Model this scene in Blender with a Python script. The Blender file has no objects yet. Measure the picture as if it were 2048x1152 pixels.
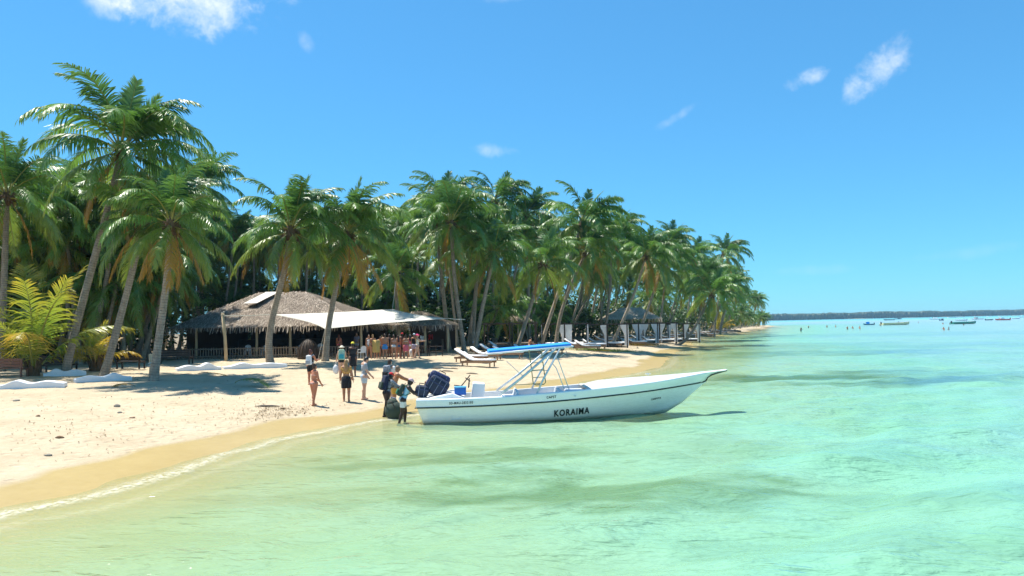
import bpy, bmesh, math, random
import numpy as np
from mathutils import Vector, Matrix, Euler

rad = math.radians
PI = math.pi
random.seed(7)
RNG = np.random.default_rng(11)
SC = bpy.context.scene
COL = SC.collection

# ------------------------------------------------------------------ camera
FPX = 1480.0                      # focal length in pixels of a 2048 wide frame
CAM_H = 3.3
PITCH = math.atan(73.0 / FPX)
ROLL = 0.0205
R0 = Vector((1, 0, 0))
FWD = Vector((0, math.cos(PITCH), math.sin(PITCH)))
UP0 = Vector((0, -math.sin(PITCH), math.cos(PITCH)))
CX = math.cos(ROLL) * R0 - math.sin(ROLL) * UP0
CY = math.sin(ROLL) * R0 + math.cos(ROLL) * UP0
cam_data = bpy.data.cameras.new('camera')
cam_data.sensor_width = 36.0
cam_data.lens = 36.0 * FPX / 2048.0
cam_data.clip_end = 20000.0
cam_data.clip_start = 0.1
cam = bpy.data.objects.new('camera', cam_data)
COL.objects.link(cam)
cam.matrix_world = Matrix((
    (CX.x, CY.x, -FWD.x, 0), (CX.y, CY.y, -FWD.y, 0), (CX.z, CY.z, -FWD.z, CAM_H), (0, 0, 0, 1)))
SC.camera = cam

# ------------------------------------------------------------------ light
SUN_EL = rad(66)
SUN_AZ = Vector((-0.76, 0.50, 0)).normalized()      # horizontal direction towards the sun
SUN_DIR = Vector((SUN_AZ.x * math.cos(SUN_EL), SUN_AZ.y * math.cos(SUN_EL), math.sin(SUN_EL)))
sun_data = bpy.data.lights.new('sun', 'SUN')
sun_data.energy = 3.9
sun_data.angle = rad(0.55)
sun_data.color = (1.0, 0.955, 0.87)
sun = bpy.data.objects.new('sun', sun_data)
COL.objects.link(sun)
sun.rotation_euler = SUN_DIR.to_track_quat('Z', 'Y').to_euler()
sun.location = (-20, 20, 60)

SC.view_settings.view_transform = 'Standard'
SC.view_settings.look = 'None'
SC.view_settings.exposure = 1.13
SC.view_settings.gamma = 1.0
SC.view_settings.use_curve_mapping = False
SC.cycles.max_bounces = 6
SC.cycles.diffuse_bounces = 3
SC.cycles.glossy_bounces = 2
SC.cycles.transmission_bounces = 4
SC.cycles.transparent_max_bounces = 6
SC.cycles.volume_bounces = 0
SC.cycles.caustics_reflective = True
SC.cycles.blur_glossy = 2.0
SC.cycles.caustics_refractive = False
SC.cycles.sample_clamp_indirect = 6.0
SC.cycles.use_denoising = True
SC.cycles.use_adaptive_sampling = True
SC.cycles.adaptive_threshold = 0.02

def ray(px, py):
    d = CX * ((px - 1024) / FPX) + CY * ((576 - py) / FPX) + FWD
    return d

def at_y(px, py, Y):
    """point seen at a pixel, Y metres away"""
    d = ray(px, py)
    return Vector((0, 0, CAM_H)) + d * (Y / d.y)

def at_z(px, py, z):
    d = ray(px, py)
    return Vector((0, 0, CAM_H)) + d * ((z - CAM_H) / d.z)

def project(p):
    v = Vector(p) - Vector((0, 0, CAM_H))
    w = v.dot(FWD)
    return 1024 + v.dot(CX) / w * FPX, 576 - v.dot(CY) / w * FPX

# ------------------------------------------------------------------ sky
world = bpy.data.worlds.new('World')
SC.world = world
world.use_nodes = True
wt = world.node_tree
wt.nodes.clear()
def wn(kind, **kw):
    n = wt.nodes.new(kind)
    for k, v in kw.items():
        setattr(n, k, v)
    return n
def wl(a, b):
    wt.links.new(a, b)
def wmath(op, a, b=None, clamp=False):
    n = wn('ShaderNodeMath', operation=op, use_clamp=clamp)
    for i, s in enumerate((a, b)):
        if s is None: continue
        if isinstance(s, (int, float)): n.inputs[i].default_value = s
        else: wl(s, n.inputs[i])
    return n.outputs[0]
sky = wn('ShaderNodeTexSky', sky_type='NISHITA')
sky.sun_disc = False
sky.sun_elevation = SUN_EL
sky.sun_rotation = math.atan2(SUN_AZ.x, SUN_AZ.y)
sky.altitude = 0
sky.air_density = 1.0
sky.dust_density = 0.0
sky.ozone_density = 10.0
gm = wn('ShaderNodeGamma')
gm.inputs['Gamma'].default_value = 0.66
wl(sky.outputs[0], gm.inputs['Color'])
hs = wn('ShaderNodeVectorMath', operation='MULTIPLY')
hs.inputs[1].default_value = (0.385, 0.89, 1.12)
wl(gm.outputs[0], hs.inputs[0])
bg = wn('ShaderNodeBackground')
bg.inputs['Strength'].default_value = 0.13
tc = wn('ShaderNodeTexCoord')
nrm = wn('ShaderNodeVectorMath', operation='NORMALIZE')
wl(tc.outputs['Generated'], nrm.inputs[0])
def wfbm(scale, detail, rough, dist=0.0):
    n = wn('ShaderNodeTexNoise')
    n.inputs['Scale'].default_value = scale
    n.inputs['Detail'].default_value = detail
    n.inputs['Roughness'].default_value = rough
    n.inputs['Distortion'].default_value = dist
    wl(nrm.outputs[0], n.inputs['Vector'])
    return n.outputs[0]
cloud_noise = wfbm(26.0, 9.0, 0.60, 0.25)
fine_noise = wfbm(75.0, 6.0, 0.62, 0.1)
cn = wmath('ADD', wmath('MULTIPLY', wmath('SUBTRACT', cloud_noise, 0.5), 2.6), wmath('MULTIPLY', wmath('SUBTRACT', fine_noise, 0.5), 0.7))
# small fair-weather clouds: centre, half length, half height in degrees, tilt, thickness
CLOUDS = [
    ((375, -12), 6.8, 3.3, -4, 1.0), ((205, 0), 2.2, 1.5, 0, 0.75), ((560, -40), 3.0, 2.0, 10, .7), ((612, 85), 0.7, 1.1, 35, 0.30),
    ((1760, 134), 3.5, 1.45, 40, 0.8), ((1612, 158), 1.8, 0.85, 12, 0.75), ((985, 301), 2.4, 0.75, -4, 0.42),
    ((1350, 235), 2.3, 0.5, 27, 0.26), ((1930, 505), 5.0, 0.6, 5, 0.10), ((1620, 540), 4.0, 0.5, 0, 0.08),
    ((1010, -5), 3.0, 0.6, 0, 0.22), ((-300, 180), 6, 2.0, 10, 0.7), ((2500, 250), 5, 1.8, 10, 0.6), ((800, -420), 7, 4, 20, 0.8)]
total = None
for (cpx, cpy), a, b, tilt, thick in CLOUDS:
    c = ray(cpx, cpy).normalized()
    e = c.cross(Vector((0, 0, 1))).normalized()
    n_ = e.cross(c).normalized()
    t = rad(tilt)
    u = (e * math.cos(t) + n_ * math.sin(t)) / math.radians(a)
    v = (-e * math.sin(t) + n_ * math.cos(t)) / math.radians(b)
    def dotn(vec):
        d = wn('ShaderNodeVectorMath', operation='DOT_PRODUCT')
        wl(nrm.outputs[0], d.inputs[0]); d.inputs[1].default_value = vec
        return d.outputs['Value']
    du, dv = dotn(u), dotn(v)
    q = wmath('ADD', wmath('MULTIPLY', du, du), wmath('MULTIPLY', dv, dv))
    facing = wmath('GREATER_THAN', dotn(c), 0.5)
    m = wmath('SUBTRACT', 0.75, q)
    dens = wmath('MULTIPLY', wmath('ADD', wmath('MULTIPLY', m, 1.1), cn), 0.66, clamp=True)
    dens = wmath('MULTIPLY', wmath('MULTIPLY', dens, dens), wmath('SUBTRACT', 3.0, wmath('MULTIPLY', dens, 2.0)))
    dens = wmath('MULTIPLY', wmath('MULTIPLY', dens, facing), thick)
    total = dens if total is None else wmath('ADD', total, dens, clamp=True)
cm = wn('ShaderNodeMix', data_type='RGBA')
wl(total, cm.inputs['Factor'])
wl(hs.outputs[0], cm.inputs['A'])
cm.inputs['B'].default_value = (3.5, 3.85, 4.2, 1)
wl(cm.outputs['Result'], bg.inputs['Color'])
wo = wn('ShaderNodeOutputWorld')
wl(bg.outputs[0], wo.inputs['Surface'])

# ------------------------------------------------------------------ helpers
def link(o):
    COL.objects.link(o)
    return o

def tag(o, label, cat, group=None):
    o['label'] = label
    o['category'] = cat
    if group: o['group'] = group
    return o

def empty(name, loc, rz=0.0, label=None, cat=None, group=None):
    o = bpy.data.objects.new(name, None)
    o.empty_display_size = 0.2
    o.location = loc
    o.rotation_euler = (0, 0, rz)
    link(o)
    if label: tag(o, label, cat, group)
    return o

def inst(name, mesh, parent=None, loc=(0, 0, 0), rot=(0, 0, 0), scale=(1, 1, 1)):
    o = bpy.data.objects.new(name, mesh)
    link(o)
    if parent is not None: o.parent = parent
    o.location = loc
    o.rotation_euler = rot
    o.scale = scale if not isinstance(scale, (int, float)) else (scale,) * 3
    return o

def copy_tree(o, parent=None):
    c = o.copy()
    COL.objects.link(c)
    c.parent = parent
    for ch in list(o.children):
        copy_tree(ch, c)
    return c

class MB:
    """collects shapes; build() makes one mesh object"""
    def __init__(self):
        self.v = []; self.f = []; self.mi = []; self.cur = 0
    def add(self, verts, faces):
        o = len(self.v)
        self.v.extend([tuple(p) for p in verts])
        for f in faces:
            self.f.append(tuple(i + o for i in f)); self.mi.append(self.cur)
        return self
    def box(self, c, s, rot=None, taper=1.0):
        hx, hy, hz = s[0] / 2, s[1] / 2, s[2] / 2
        vs = []
        for z, t in ((-hz, 1.0), (hz, taper)):
            for x, y in ((-hx, -hy), (hx, -hy), (hx, hy), (-hx, hy)):
                p = Vector((x * t, y * t, z))
                if rot is not None: p = rot @ p
                vs.append(p + Vector(c))
        return self.add(vs, [(3, 2, 1, 0), (4, 5, 6, 7), (0, 1, 5, 4), (1, 2, 6, 5), (2, 3, 7, 6), (3, 0, 4, 7)])
    def tube(self, pts, r, n=8, caps=True, squash=1.0):
        pts = [Vector(p) for p in pts]
        k = len(pts)
        rs = [r] * k if isinstance(r, (int, float)) else list(r)
        ref = Vector((0, 0, 1))
        t0 = (pts[1] - pts[0]).normalized()
        if abs(t0.dot(ref)) > 0.9: ref = Vector((0, 1, 0))
        vs, fs = [], []
        for i, p in enumerate(pts):
            t = (pts[min(i + 1, k - 1)] - pts[max(i - 1, 0)]).normalized()
            a = t.cross(ref).normalized(); b = a.cross(t).normalized()
            for j in range(n):
                an = 2 * PI * j / n
                vs.append(p + (a * math.cos(an) + b * math.sin(an) * squash) * rs[i])
        for i in range(k - 1):
            for j in range(n):
                j2 = (j + 1) % n
                fs.append((i * n + j, i * n + j2, (i + 1) * n + j2, (i + 1) * n + j))
        if caps:
            fs.append(tuple(range(n - 1, -1, -1)))
            fs.append(tuple((k - 1) * n + j for j in range(n)))
        return self.add(vs, fs)
    def capsule(self, p, q, r1, r2, n=12, flat=False):
        p, q = Vector(p), Vector(q)
        d = q - p
        L = max(d.length, 1e-4)
        t = d / L
        pts, rs = [], []
        if not flat:
            for a in (85, 55, 25):
                pts.append(p - t * r1 * math.sin(rad(a))); rs.append(r1 * math.cos(rad(a)))
        pts.append(p); rs.append(r1); pts.append(q); rs.append(r2)
        if not flat:
            for a in (25, 55, 85):
                pts.append(q + t * r2 * math.sin(rad(a))); rs.append(r2 * math.cos(rad(a)))
        return self.tube(pts, rs, n)
    def ell(self, c, r, rot=None, nu=14, nv=9, zmin=-1.0):
        vs, fs = [], []
        a0 = math.asin(max(-1, zmin))
        for i in range(nv + 1):
            ph = a0 + (PI / 2 - a0) * i / nv
            ph = max(min(ph, PI / 2 - 1e-3), -PI / 2 + 1e-3)
            for j in range(nu):
                th = 2 * PI * j / nu
                p = Vector((r[0] * math.cos(ph) * math.cos(th), r[1] * math.cos(ph) * math.sin(th), r[2] * math.sin(ph)))
                if rot is not None: p = rot @ p
                vs.append(p + Vector(c))
        for i in range(nv):
            for j in range(nu):
                j2 = (j + 1) % nu
                fs.append((i * nu + j, i * nu + j2, (i + 1) * nu + j2, (i + 1) * nu + j))
        fs.append(tuple(range(nu - 1, -1, -1))); fs.append(tuple(nv * nu + j for j in range(nu)))
        return self.add(vs, fs)
    def loft(self, rings, closed=False, cap0=False, cap1=False):
        n = len(rings[0]); vs = [p for r in rings for p in r]; fs = []
        m = n if closed else n - 1
        for i in range(len(rings) - 1):
            for j in range(m):
                j2 = (j + 1) % n
                fs.append((i * n + j, i * n + j2, (i + 1) * n + j2, (i + 1) * n + j))
        if cap0: fs.append(tuple(range(n - 1, -1, -1)))
        if cap1: fs.append(tuple((len(rings) - 1) * n + j for j in range(n)))
        return self.add(vs, fs)
    def mesh(self, name, mats, smooth=False):
        me = bpy.data.meshes.new(name)
        me.from_pydata(self.v, [], self.f)
        if not isinstance(mats, (list, tuple)): mats = [mats]
        for m in mats: me.materials.append(m)
        if len(mats) > 1: me.polygons.foreach_set('material_index', self.mi)
        if smooth: me.polygons.foreach_set('use_smooth', [True] * len(self.f))
        me.update()
        return me
    def build(self, name, mats, parent=None, smooth=False, loc=(0, 0, 0), rot=(0, 0, 0), bevel=0.0):
        o = inst(name, self.mesh(name, mats, smooth), parent, loc, rot)
        if bevel:
            b = o.modifiers.new('bevel', 'BEVEL'); b.width = bevel; b.segments = 2; b.limit_method = 'ANGLE'
        return o

# ------------------------------------------------------------------ materials
def new_mat(name):
    m = bpy.data.materials.new(name)
    m.use_nodes = True
    m.node_tree.nodes.clear()
    return m, m.node_tree
class NT:
    def __init__(s, nt): s.nt = nt
    def n(s, kind, **kw):
        n = s.nt.nodes.new(kind)
        for k, v in kw.items(): setattr(n, k, v)
        return n
    def l(s, a, b): s.nt.links.new(a, b)
    def setin(s, sock, v):
        if v is None: return
        if hasattr(v, 'is_linked'): s.l(v, sock)
        else:
            if isinstance(v, tuple) and len(v) == 3 and sock.type == 'RGBA': v = v + (1,)
            sock.default_value = v
    def math(s, op, a, b=None, clamp=False):
        n = s.n('ShaderNodeMath', operation=op, use_clamp=clamp)
        s.setin(n.inputs[0], a); s.setin(n.inputs[1], b)
        return n.outputs[0]
    def mix(s, f, a, b, blend='MIX'):
        n = s.n('ShaderNodeMix', data_type='RGBA', blend_type=blend)
        s.setin(n.inputs['Factor'], f); s.setin(n.inputs['A'], a); s.setin(n.inputs['B'], b)
        return n.outputs['Result']
    def noise(s, vec, scale, detail=4.0, rough=0.55, dist=0.0):
        n = s.n('ShaderNodeTexNoise')
        if vec is not None: s.l(vec, n.inputs['Vector'])
        n.inputs['Scale'].default_value = scale; n.inputs['Detail'].default_value = detail
        n.inputs['Roughness'].default_value = rough; n.inputs['Distortion'].default_value = dist
        return n.outputs[0]
    def ramp(s, f, stops, interp='LINEAR'):
        n = s.n('ShaderNodeValToRGB'); s.l(f, n.inputs[0])
        cr = n.color_ramp; cr.interpolation = interp
        while len(cr.elements) < len(stops): cr.elements.new(0.5)
        for e, (p, c) in zip(cr.elements, stops):
            e.position = p; e.color = (c + (1,)) if len(c) == 3 else c
        return n.outputs[0]
    def mapr(s, v, a, b, c=0.0, d=1.0, smooth=False):
        n = s.n('ShaderNodeMapRange'); s.setin(n.inputs[0], v)
        if smooth: n.interpolation_type = 'SMOOTHSTEP'
        for i, x in enumerate((a, b, c, d)): n.inputs[i + 1].default_value = x
        return n.outputs[0]
    def vmul(s, vec, v3):
        n = s.n('ShaderNodeVectorMath', operation='MULTIPLY'); s.l(vec, n.inputs[0]); n.inputs[1].default_value = v3
        return n.outputs[0]
    def bump(s, h, strength, dist, normal=None):
        n = s.n('ShaderNodeBump'); s.l(h, n.inputs['Height'])
        n.inputs['Strength'].default_value = strength; n.inputs['Distance'].default_value = dist
        if normal is not None: s.l(normal, n.inputs['Normal'])
        return n.outputs[0]
    def out(s, surf):
        o = s.n('ShaderNodeOutputMaterial'); s.l(surf, o.inputs['Surface'])

def pmat(name, base, rough=0.6, var=0.18, scale=6.0, bump=0.0, metal=0.0, spec=0.5, stretch=(1, 1, 1), base2=None, coat=0.0, trans=0.0, rand=0.0):
    """painted, woven, wooden ... surface with noise in colour, gloss and relief"""
    m, nt = new_mat(name); t = NT(nt)
    tc = t.n('ShaderNodeTexCoord')
    vec = t.vmul(tc.outputs['Object'], stretch)
    nz = t.noise(vec, scale, 5, 0.6)
    big = t.noise(vec, scale * 0.17, 2, 0.5)
    b = Vector(base[:3])
    dark = tuple(max(0, x * (1 - var)) for x in b)
    lite = tuple(min(1, x * (1 + var)) for x in (base2 or b))
    f = t.math('ADD', t.math('MULTIPLY', nz, 0.7), t.math('MULTIPLY', big, 0.3))
    col = t.ramp(f, [(0.3, dark), (0.7, lite)])
    if rand:
        oi = t.n('ShaderNodeObjectInfo')
        h = t.n('ShaderNodeHueSaturation'); t.l(col, h.inputs['Color'])
        t.l(t.mapr(oi.outputs['Random'], 0, 1, 1 - rand, 1 + rand), h.inputs['Value'])
        col = h.outputs[0]
    p = t.n('ShaderNodeBsdfPrincipled')
    t.l(col, p.inputs['Base Color'])
    t.l(t.mapr(nz, 0.3, 0.7, max(0.03, rough - 0.08), min(1, rough + 0.08)), p.inputs['Roughness'])
    p.inputs['Metallic'].default_value = metal
    p.inputs['Specular IOR Level'].default_value = spec
    if coat: p.inputs['Coat Weight'].default_value = coat
    if bump: t.l(t.bump(nz, 1.0, bump), p.inputs['Normal'])
    surf = p.outputs[0]
    if trans:
        tr = t.n('ShaderNodeBsdfTranslucent'); t.l(col, tr.inputs['Color'])
        mx = t.n('ShaderNodeMixShader'); mx.inputs[0].default_value = trans
        t.l(surf, mx.inputs[1]); t.l(tr.outputs[0], mx.inputs[2]); surf = mx.outputs[0]
    t.out(surf)
    return m

def leaf_mat(name, c1, c2, tip, trans=0.30, rough=0.42):
    """palm leaf: colour drifts along the leaf (uv.x) and from leaf to leaf"""
    m, nt = new_mat(name); t = NT(nt)
    oi = t.n('ShaderNodeObjectInfo')
    at = t.n('ShaderNodeAttribute'); at.attribute_name = 'along'
    tc = t.n('ShaderNodeTexCoord')
    nz = t.noise(tc.outputs['Object'], 1.3, 3, 0.6)
    f = t.math('ADD', t.math('MULTIPLY', nz, 0.75), t.math('MULTIPLY', t.math('SUBTRACT', oi.outputs['Random'], 0.35), 0.55))
    col = t.mix(t.mapr(f, 0.2, 0.8), c1, c2)
    col = t.mix(t.math('POWER', at.outputs['Fac'], 2.2), col, tip)
    p = t.n('ShaderNodeBsdfPrincipled')
    t.l(col, p.inputs['Base Color'])
    p.inputs['Roughness'].default_value = rough
    p.inputs['Specular IOR Level'].default_value = 0.6
    tr = t.n('ShaderNodeBsdfTranslucent')
    hsv = t.n('ShaderNodeHueSaturation'); t.l(col, hsv.inputs['Color']); hsv.inputs['Value'].default_value = 1.5
    t.l(hsv.outputs[0], tr.inputs['Color'])
    mx = t.n('ShaderNodeMixShader'); mx.inputs[0].default_value = trans
    t.l(p.outputs[0], mx.inputs[1]); t.l(tr.outputs[0], mx.inputs[2])
    t.out(mx.outputs[0])
    return m

M = {}
M['leaf'] = leaf_mat('palm_leaf_green', (0.042, 0.125, 0.024), (0.118, 0.250, 0.036), (0.19, 0.30, 0.04))
M['leaf_fresh'] = leaf_mat('palm_leaf_fresh', (0.030, 0.100, 0.030), (0.085, 0.19, 0.036), (0.15, 0.24, 0.04))
M['leaf_old'] = leaf_mat('palm_leaf_old', (0.08, 0.165, 0.024), (0.20, 0.29, 0.036), (0.30, 0.31, 0.035))
M['leaf_dead'] = leaf_mat('palm_leaf_dry', (0.27, 0.17, 0.035), (0.46, 0.28, 0.04), (0.42, 0.21, 0.03), 0.35, 0.7)
M['leaf_young'] = leaf_mat('palm_leaf_young', (0.10, 0.19, 0.02), (0.24, 0.30, 0.025), (0.45, 0.33, 0.03), 0.4)
M['leaf_young_old'] = leaf_mat('palm_leaf_young_yellow', (0.24, 0.24, 0.03), (0.42, 0.33, 0.03), (0.5, 0.24, 0.02), 0.4)
M['rachis'] = pmat('palm_rachis', (0.24, 0.24, 0.05), 0.5, 0.2, 3)
M['rachis_dry'] = pmat('palm_rachis_dry', (0.30, 0.17, 0.06), 0.7, 0.2, 3)
M['shrub'] = leaf_mat('shrub_leaf', (0.022, 0.055, 0.012), (0.055, 0.12, 0.02), (0.07, 0.14, 0.025), 0.3, 0.5)
M['fiber'] = pmat('palm_fibre', (0.13, 0.075, 0.035), 0.9, 0.4, 14, 0.02, stretch=(1, 1, .3))
M['coconut'] = pmat('coconut_husk', (0.20, 0.17, 0.03), 0.5, 0.35, 8, rand=.3)
M['wood_dark'] = pmat('dark_stained_wood', (0.035, 0.022, 0.015), 0.55, 0.35, 9, 0.004, stretch=(1, 1, .25))
M['wood_red'] = pmat('red_brown_wood', (0.17, 0.065, 0.035), 0.55, 0.3, 9, 0.004)
M['wood_grey'] = pmat('weathered_wood', (0.20, 0.16, 0.12), 0.8, 0.3, 9, 0.006)
M['wood_pale'] = pmat('peeled_pole_wood', (0.52, 0.40, 0.24), 0.75, 0.25, 7, 0.008, stretch=(1, 1, .2))
M['wood_teak'] = pmat('lounger_wood', (0.32, 0.175, 0.09), 0.6, 0.3, 9, 0.004)
M['white_cloth'] = pmat('white_cloth', (0.80, 0.80, 0.80), 0.85, 0.05, 4, 0.01, trans=0.25)
M['sail'] = pmat('sail_cloth', (0.84, 0.81, 0.73), 0.85, 0.05, 2, trans=0.4)
M['cushion'] = pmat('white_cushion', (0.78, 0.78, 0.77), 0.8, 0.06, 3, 0.01)
M['plaster'] = pmat('white_painted_concrete', (0.80, 0.80, 0.79), 0.7, 0.06, 3, 0.006)
M['rope'] = pmat('rope', (0.6, 0.56, 0.47), 0.9, 0.2, 30)
M['plastic_white'] = pmat('white_plastic', (0.72, 0.72, 0.72), 0.35, 0.05, 3)
M['stone'] = pmat('beach_stone', (0.30, 0.26, 0.20), 0.9, 0.35, 6, 0.02)

# ------------------------------------------------------------------ terrain
def vnoise(x, y, seed=0):
    xi = np.floor(x).astype(np.int64); yi = np.floor(y).astype(np.int64)
    fx = x - xi; fy = y - yi
    fx = fx * fx * (3 - 2 * fx); fy = fy * fy * (3 - 2 * fy)
    def h(a, b):
        n = (a * 374761393 + b * 668265263 + seed * 1442695041) & 0x7fffffff
        n = ((n ^ (n >> 13)) * 1274126177) & 0x7fffffff
        n = (n ^ (n >> 16)) & 0xffff
        return n / 65535.0
    a = h(xi, yi); b = h(xi + 1, yi); c = h(xi, yi + 1); d = h(xi + 1, yi + 1)
    return (a * (1 - fx) + b * fx) * (1 - fy) + (c * (1 - fx) + d * fx) * fy
def fbm(x, y, octaves=4, seed=0):
    s = 0; a = 0.5; t = 0
    for i in range(octaves):
        s = s + a * vnoise(x * 2 ** i, y * 2 ** i, seed + i * 17); t += a; a *= 0.5
    return s / t

def zpt(px, py):
    p = at_z(px, py, 0.0)
    return (p.x, p.y)
SHORE = [(-18, -400), (-13.5, -40), (-11.5, -8), (-10.6, 6)]
SHORE += [zpt(*q) for q in ((0, 1022), (100, 1003), (200, 981), (322, 945), (400, 919), (465, 899), (540, 880), (608, 866), (700, 849), (770, 838))]
SHORE += [(-3.2, 29.0), (-1.2, 32.0), (1.2, 36.0)]
SHORE += [zpt(*q) for q in ((1160, 767), (1250, 751), (1325, 736), (1338, 722), (1352, 706), (1398, 695), (1384, 686), (1392, 680), (1420, 674), (1480, 668), (1520, 660), (1545, 654))]
SHORE += [(128, 360), (120, 420), (60, 520), (-200, 640), (-3000, 760), (-3000, -400)]
SH = np.array(SHORE, dtype=float)

def signed_dist(x, y):
    """distance to the shoreline, positive on land"""
    x = np.asarray(x, float); y = np.asarray(y, float)
    best = np.full(x.shape, 1e9); inside = np.zeros(x.shape, bool)
    n = len(SH)
    for i in range(n):
        ax, ay = SH[i]; bx, by = SH[(i + 1) % n]
        ex, ey = bx - ax, by - ay
        t = np.clip(((x - ax) * ex + (y - ay) * ey) / (ex * ex + ey * ey), 0, 1)
        d = np.hypot(x - ax - t * ex, y - ay - t * ey)
        best = np.minimum(best, d)
        if ay != by:
            cond = ((ay > y) != (by > y)) & (x < (bx - ax) * (y - ay) / (by - ay) + ax)
            inside ^= cond
    return np.where(inside, best, -best)

LD = [0, 1.0, 2.0, 4.0, 8, 16, 25, 60, 300]; LZ = [0, .075, .16, .36, .62, 1.0, 1.18, 1.25, 1.6]
SD = [0, 3, 8, 20, 60, 200, 1000, 8000]; SZ = [0, .17, .42, .78, 1.0, 1.2, 2.6, 6]
def far_shore_rise(x, y):
    """the low wooded coast across the bay"""
    e = y - (1500 + 0.42 * np.maximum(x, 0) + 40 * np.sin(x / 190.0))
    return e
def ground_z(x, y, d=None):
    x = np.asarray(x, float); y = np.asarray(y, float)
    if d is None: d = signed_dist(x, y)
    d2 = d + (fbm(x * 0.45, y * 0.45, 3, 3) - 0.5) * np.clip(np.abs(d) * 0.25, 0, 0.7)
    land = np.interp(d2, LD, LZ)
    rough = np.clip((d - 2.2) / 3.0, 0, 1)
    land = land + rough * ((fbm(x * 0.7, y * 0.7, 3, 5) - 0.5) * 0.10 + (fbm(x * 2.6, y * 2.6, 3, 9) - 0.5) * 0.055)
    # a low scarp of churned sand
    land = land + 0.06 * np.exp(-((d - 4.6 - (fbm(x * .5, y * .5, 2, 21) - .5) * 1.5) / 0.5) ** 2) * (fbm(x * 1.6, y * 1.6, 3, 31))
    sea = -np.interp(-d2, SD, SZ) + (fbm(x * 0.3, y * 0.3, 3, 41) - .5) * np.clip(-d * 0.03, 0, 0.25)
    z = np.where(d2 > 0, land, sea)
    e = far_shore_rise(x, y)
    return np.where(e > -30, np.maximum(z, np.minimum(1.0, e * 0.06)), z)
def _table(T, x, y):
    i = min(max(int(np.searchsorted(gx, x)) - 1, 0), len(gx) - 2); j = min(max(int(np.searchsorted(gy, y)) - 1, 0), len(gy) - 2)
    u = (x - gx[i]) / (gx[i + 1] - gx[i]); v = (y - gy[j]) / (gy[j + 1] - gy[j])
    return float((T[j, i] * (1 - u) + T[j, i + 1] * u) * (1 - v) + (T[j + 1, i] * (1 - u) + T[j + 1, i + 1] * u) * v)
def gz(x, y): return _table(GZ, x, y)
def shore_d(x, y): return _table(GD, x, y)
def on_ground(px, py):
    """the spot of ground seen at a pixel"""
    z = 0.8
    for _ in range(40):
        p = at_z(px, py, z)
        z = 0.5 * z + 0.5 * max(-0.6, gz(p.x, p.y))
    p = at_z(px, py, z)
    return Vector((p.x, p.y, gz(p.x, p.y)))
def ground_at(px, Y):
    """ground point in image column px (measured at the horizon) Y metres away"""
    p = at_y(px, 650, Y)
    for _ in range(3):
        q = Vector((p.x, p.y, gz(p.x, p.y)))
        u, w = project(q)
        p.x += (px - u) / FPX * Y
    return Vector((p.x, p.y, gz(p.x, p.y)))

def graded(a, b, step, lo, hi, ratio):
    mid = list(np.arange(a, b + step * 0.5, step))
    s, up = step, [mid[-1]]
    while up[-1] < hi: s *= ratio; up.append(up[-1] + s)
    s, dn = step, [mid[0]]
    while dn[-1] > lo: s *= ratio; dn.append(dn[-1] - s)
    return np.array(dn[:0:-1] + mid + up[1:])

def grid_mesh(name, xs, ys, z, attrs, mat):
    nx, ny = len(xs), len(ys)
    X, Y = np.meshgrid(xs, ys)
    co = np.stack([X, Y, z], -1).reshape(-1, 3).astype(np.float32)
    me = bpy.data.meshes.new(name)
    me.vertices.add(nx * ny)
    me.vertices.foreach_set('co', co.ravel())
    i = np.arange((ny - 1) * (nx - 1)); r = i // (nx - 1); c = i % (nx - 1)
    a = r * nx + c
    quads = np.stack([a, a + 1, a + nx + 1, a + nx], -1).astype(np.int32)
    nf = len(quads)
    me.loops.add(nf * 4); me.loops.foreach_set('vertex_index', quads.ravel())
    me.polygons.add(nf)
    me.polygons.foreach_set('loop_start', np.arange(nf, dtype=np.int32) * 4)
    me.polygons.foreach_set('loop_total', np.full(nf, 4, dtype=np.int32))
    me.polygons.foreach_set('use_smooth', np.ones(nf, dtype=bool))
    me.update()
    for k, v in attrs.items():
        at = me.attributes.new(k, 'FLOAT', 'POINT')
        at.data.foreach_set('value', v.astype(np.float32).ravel())
    me.materials.append(mat)
    o = bpy.data.objects.new(name, me)
    link(o)
    o['kind'] = 'structure'
    return o

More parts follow.
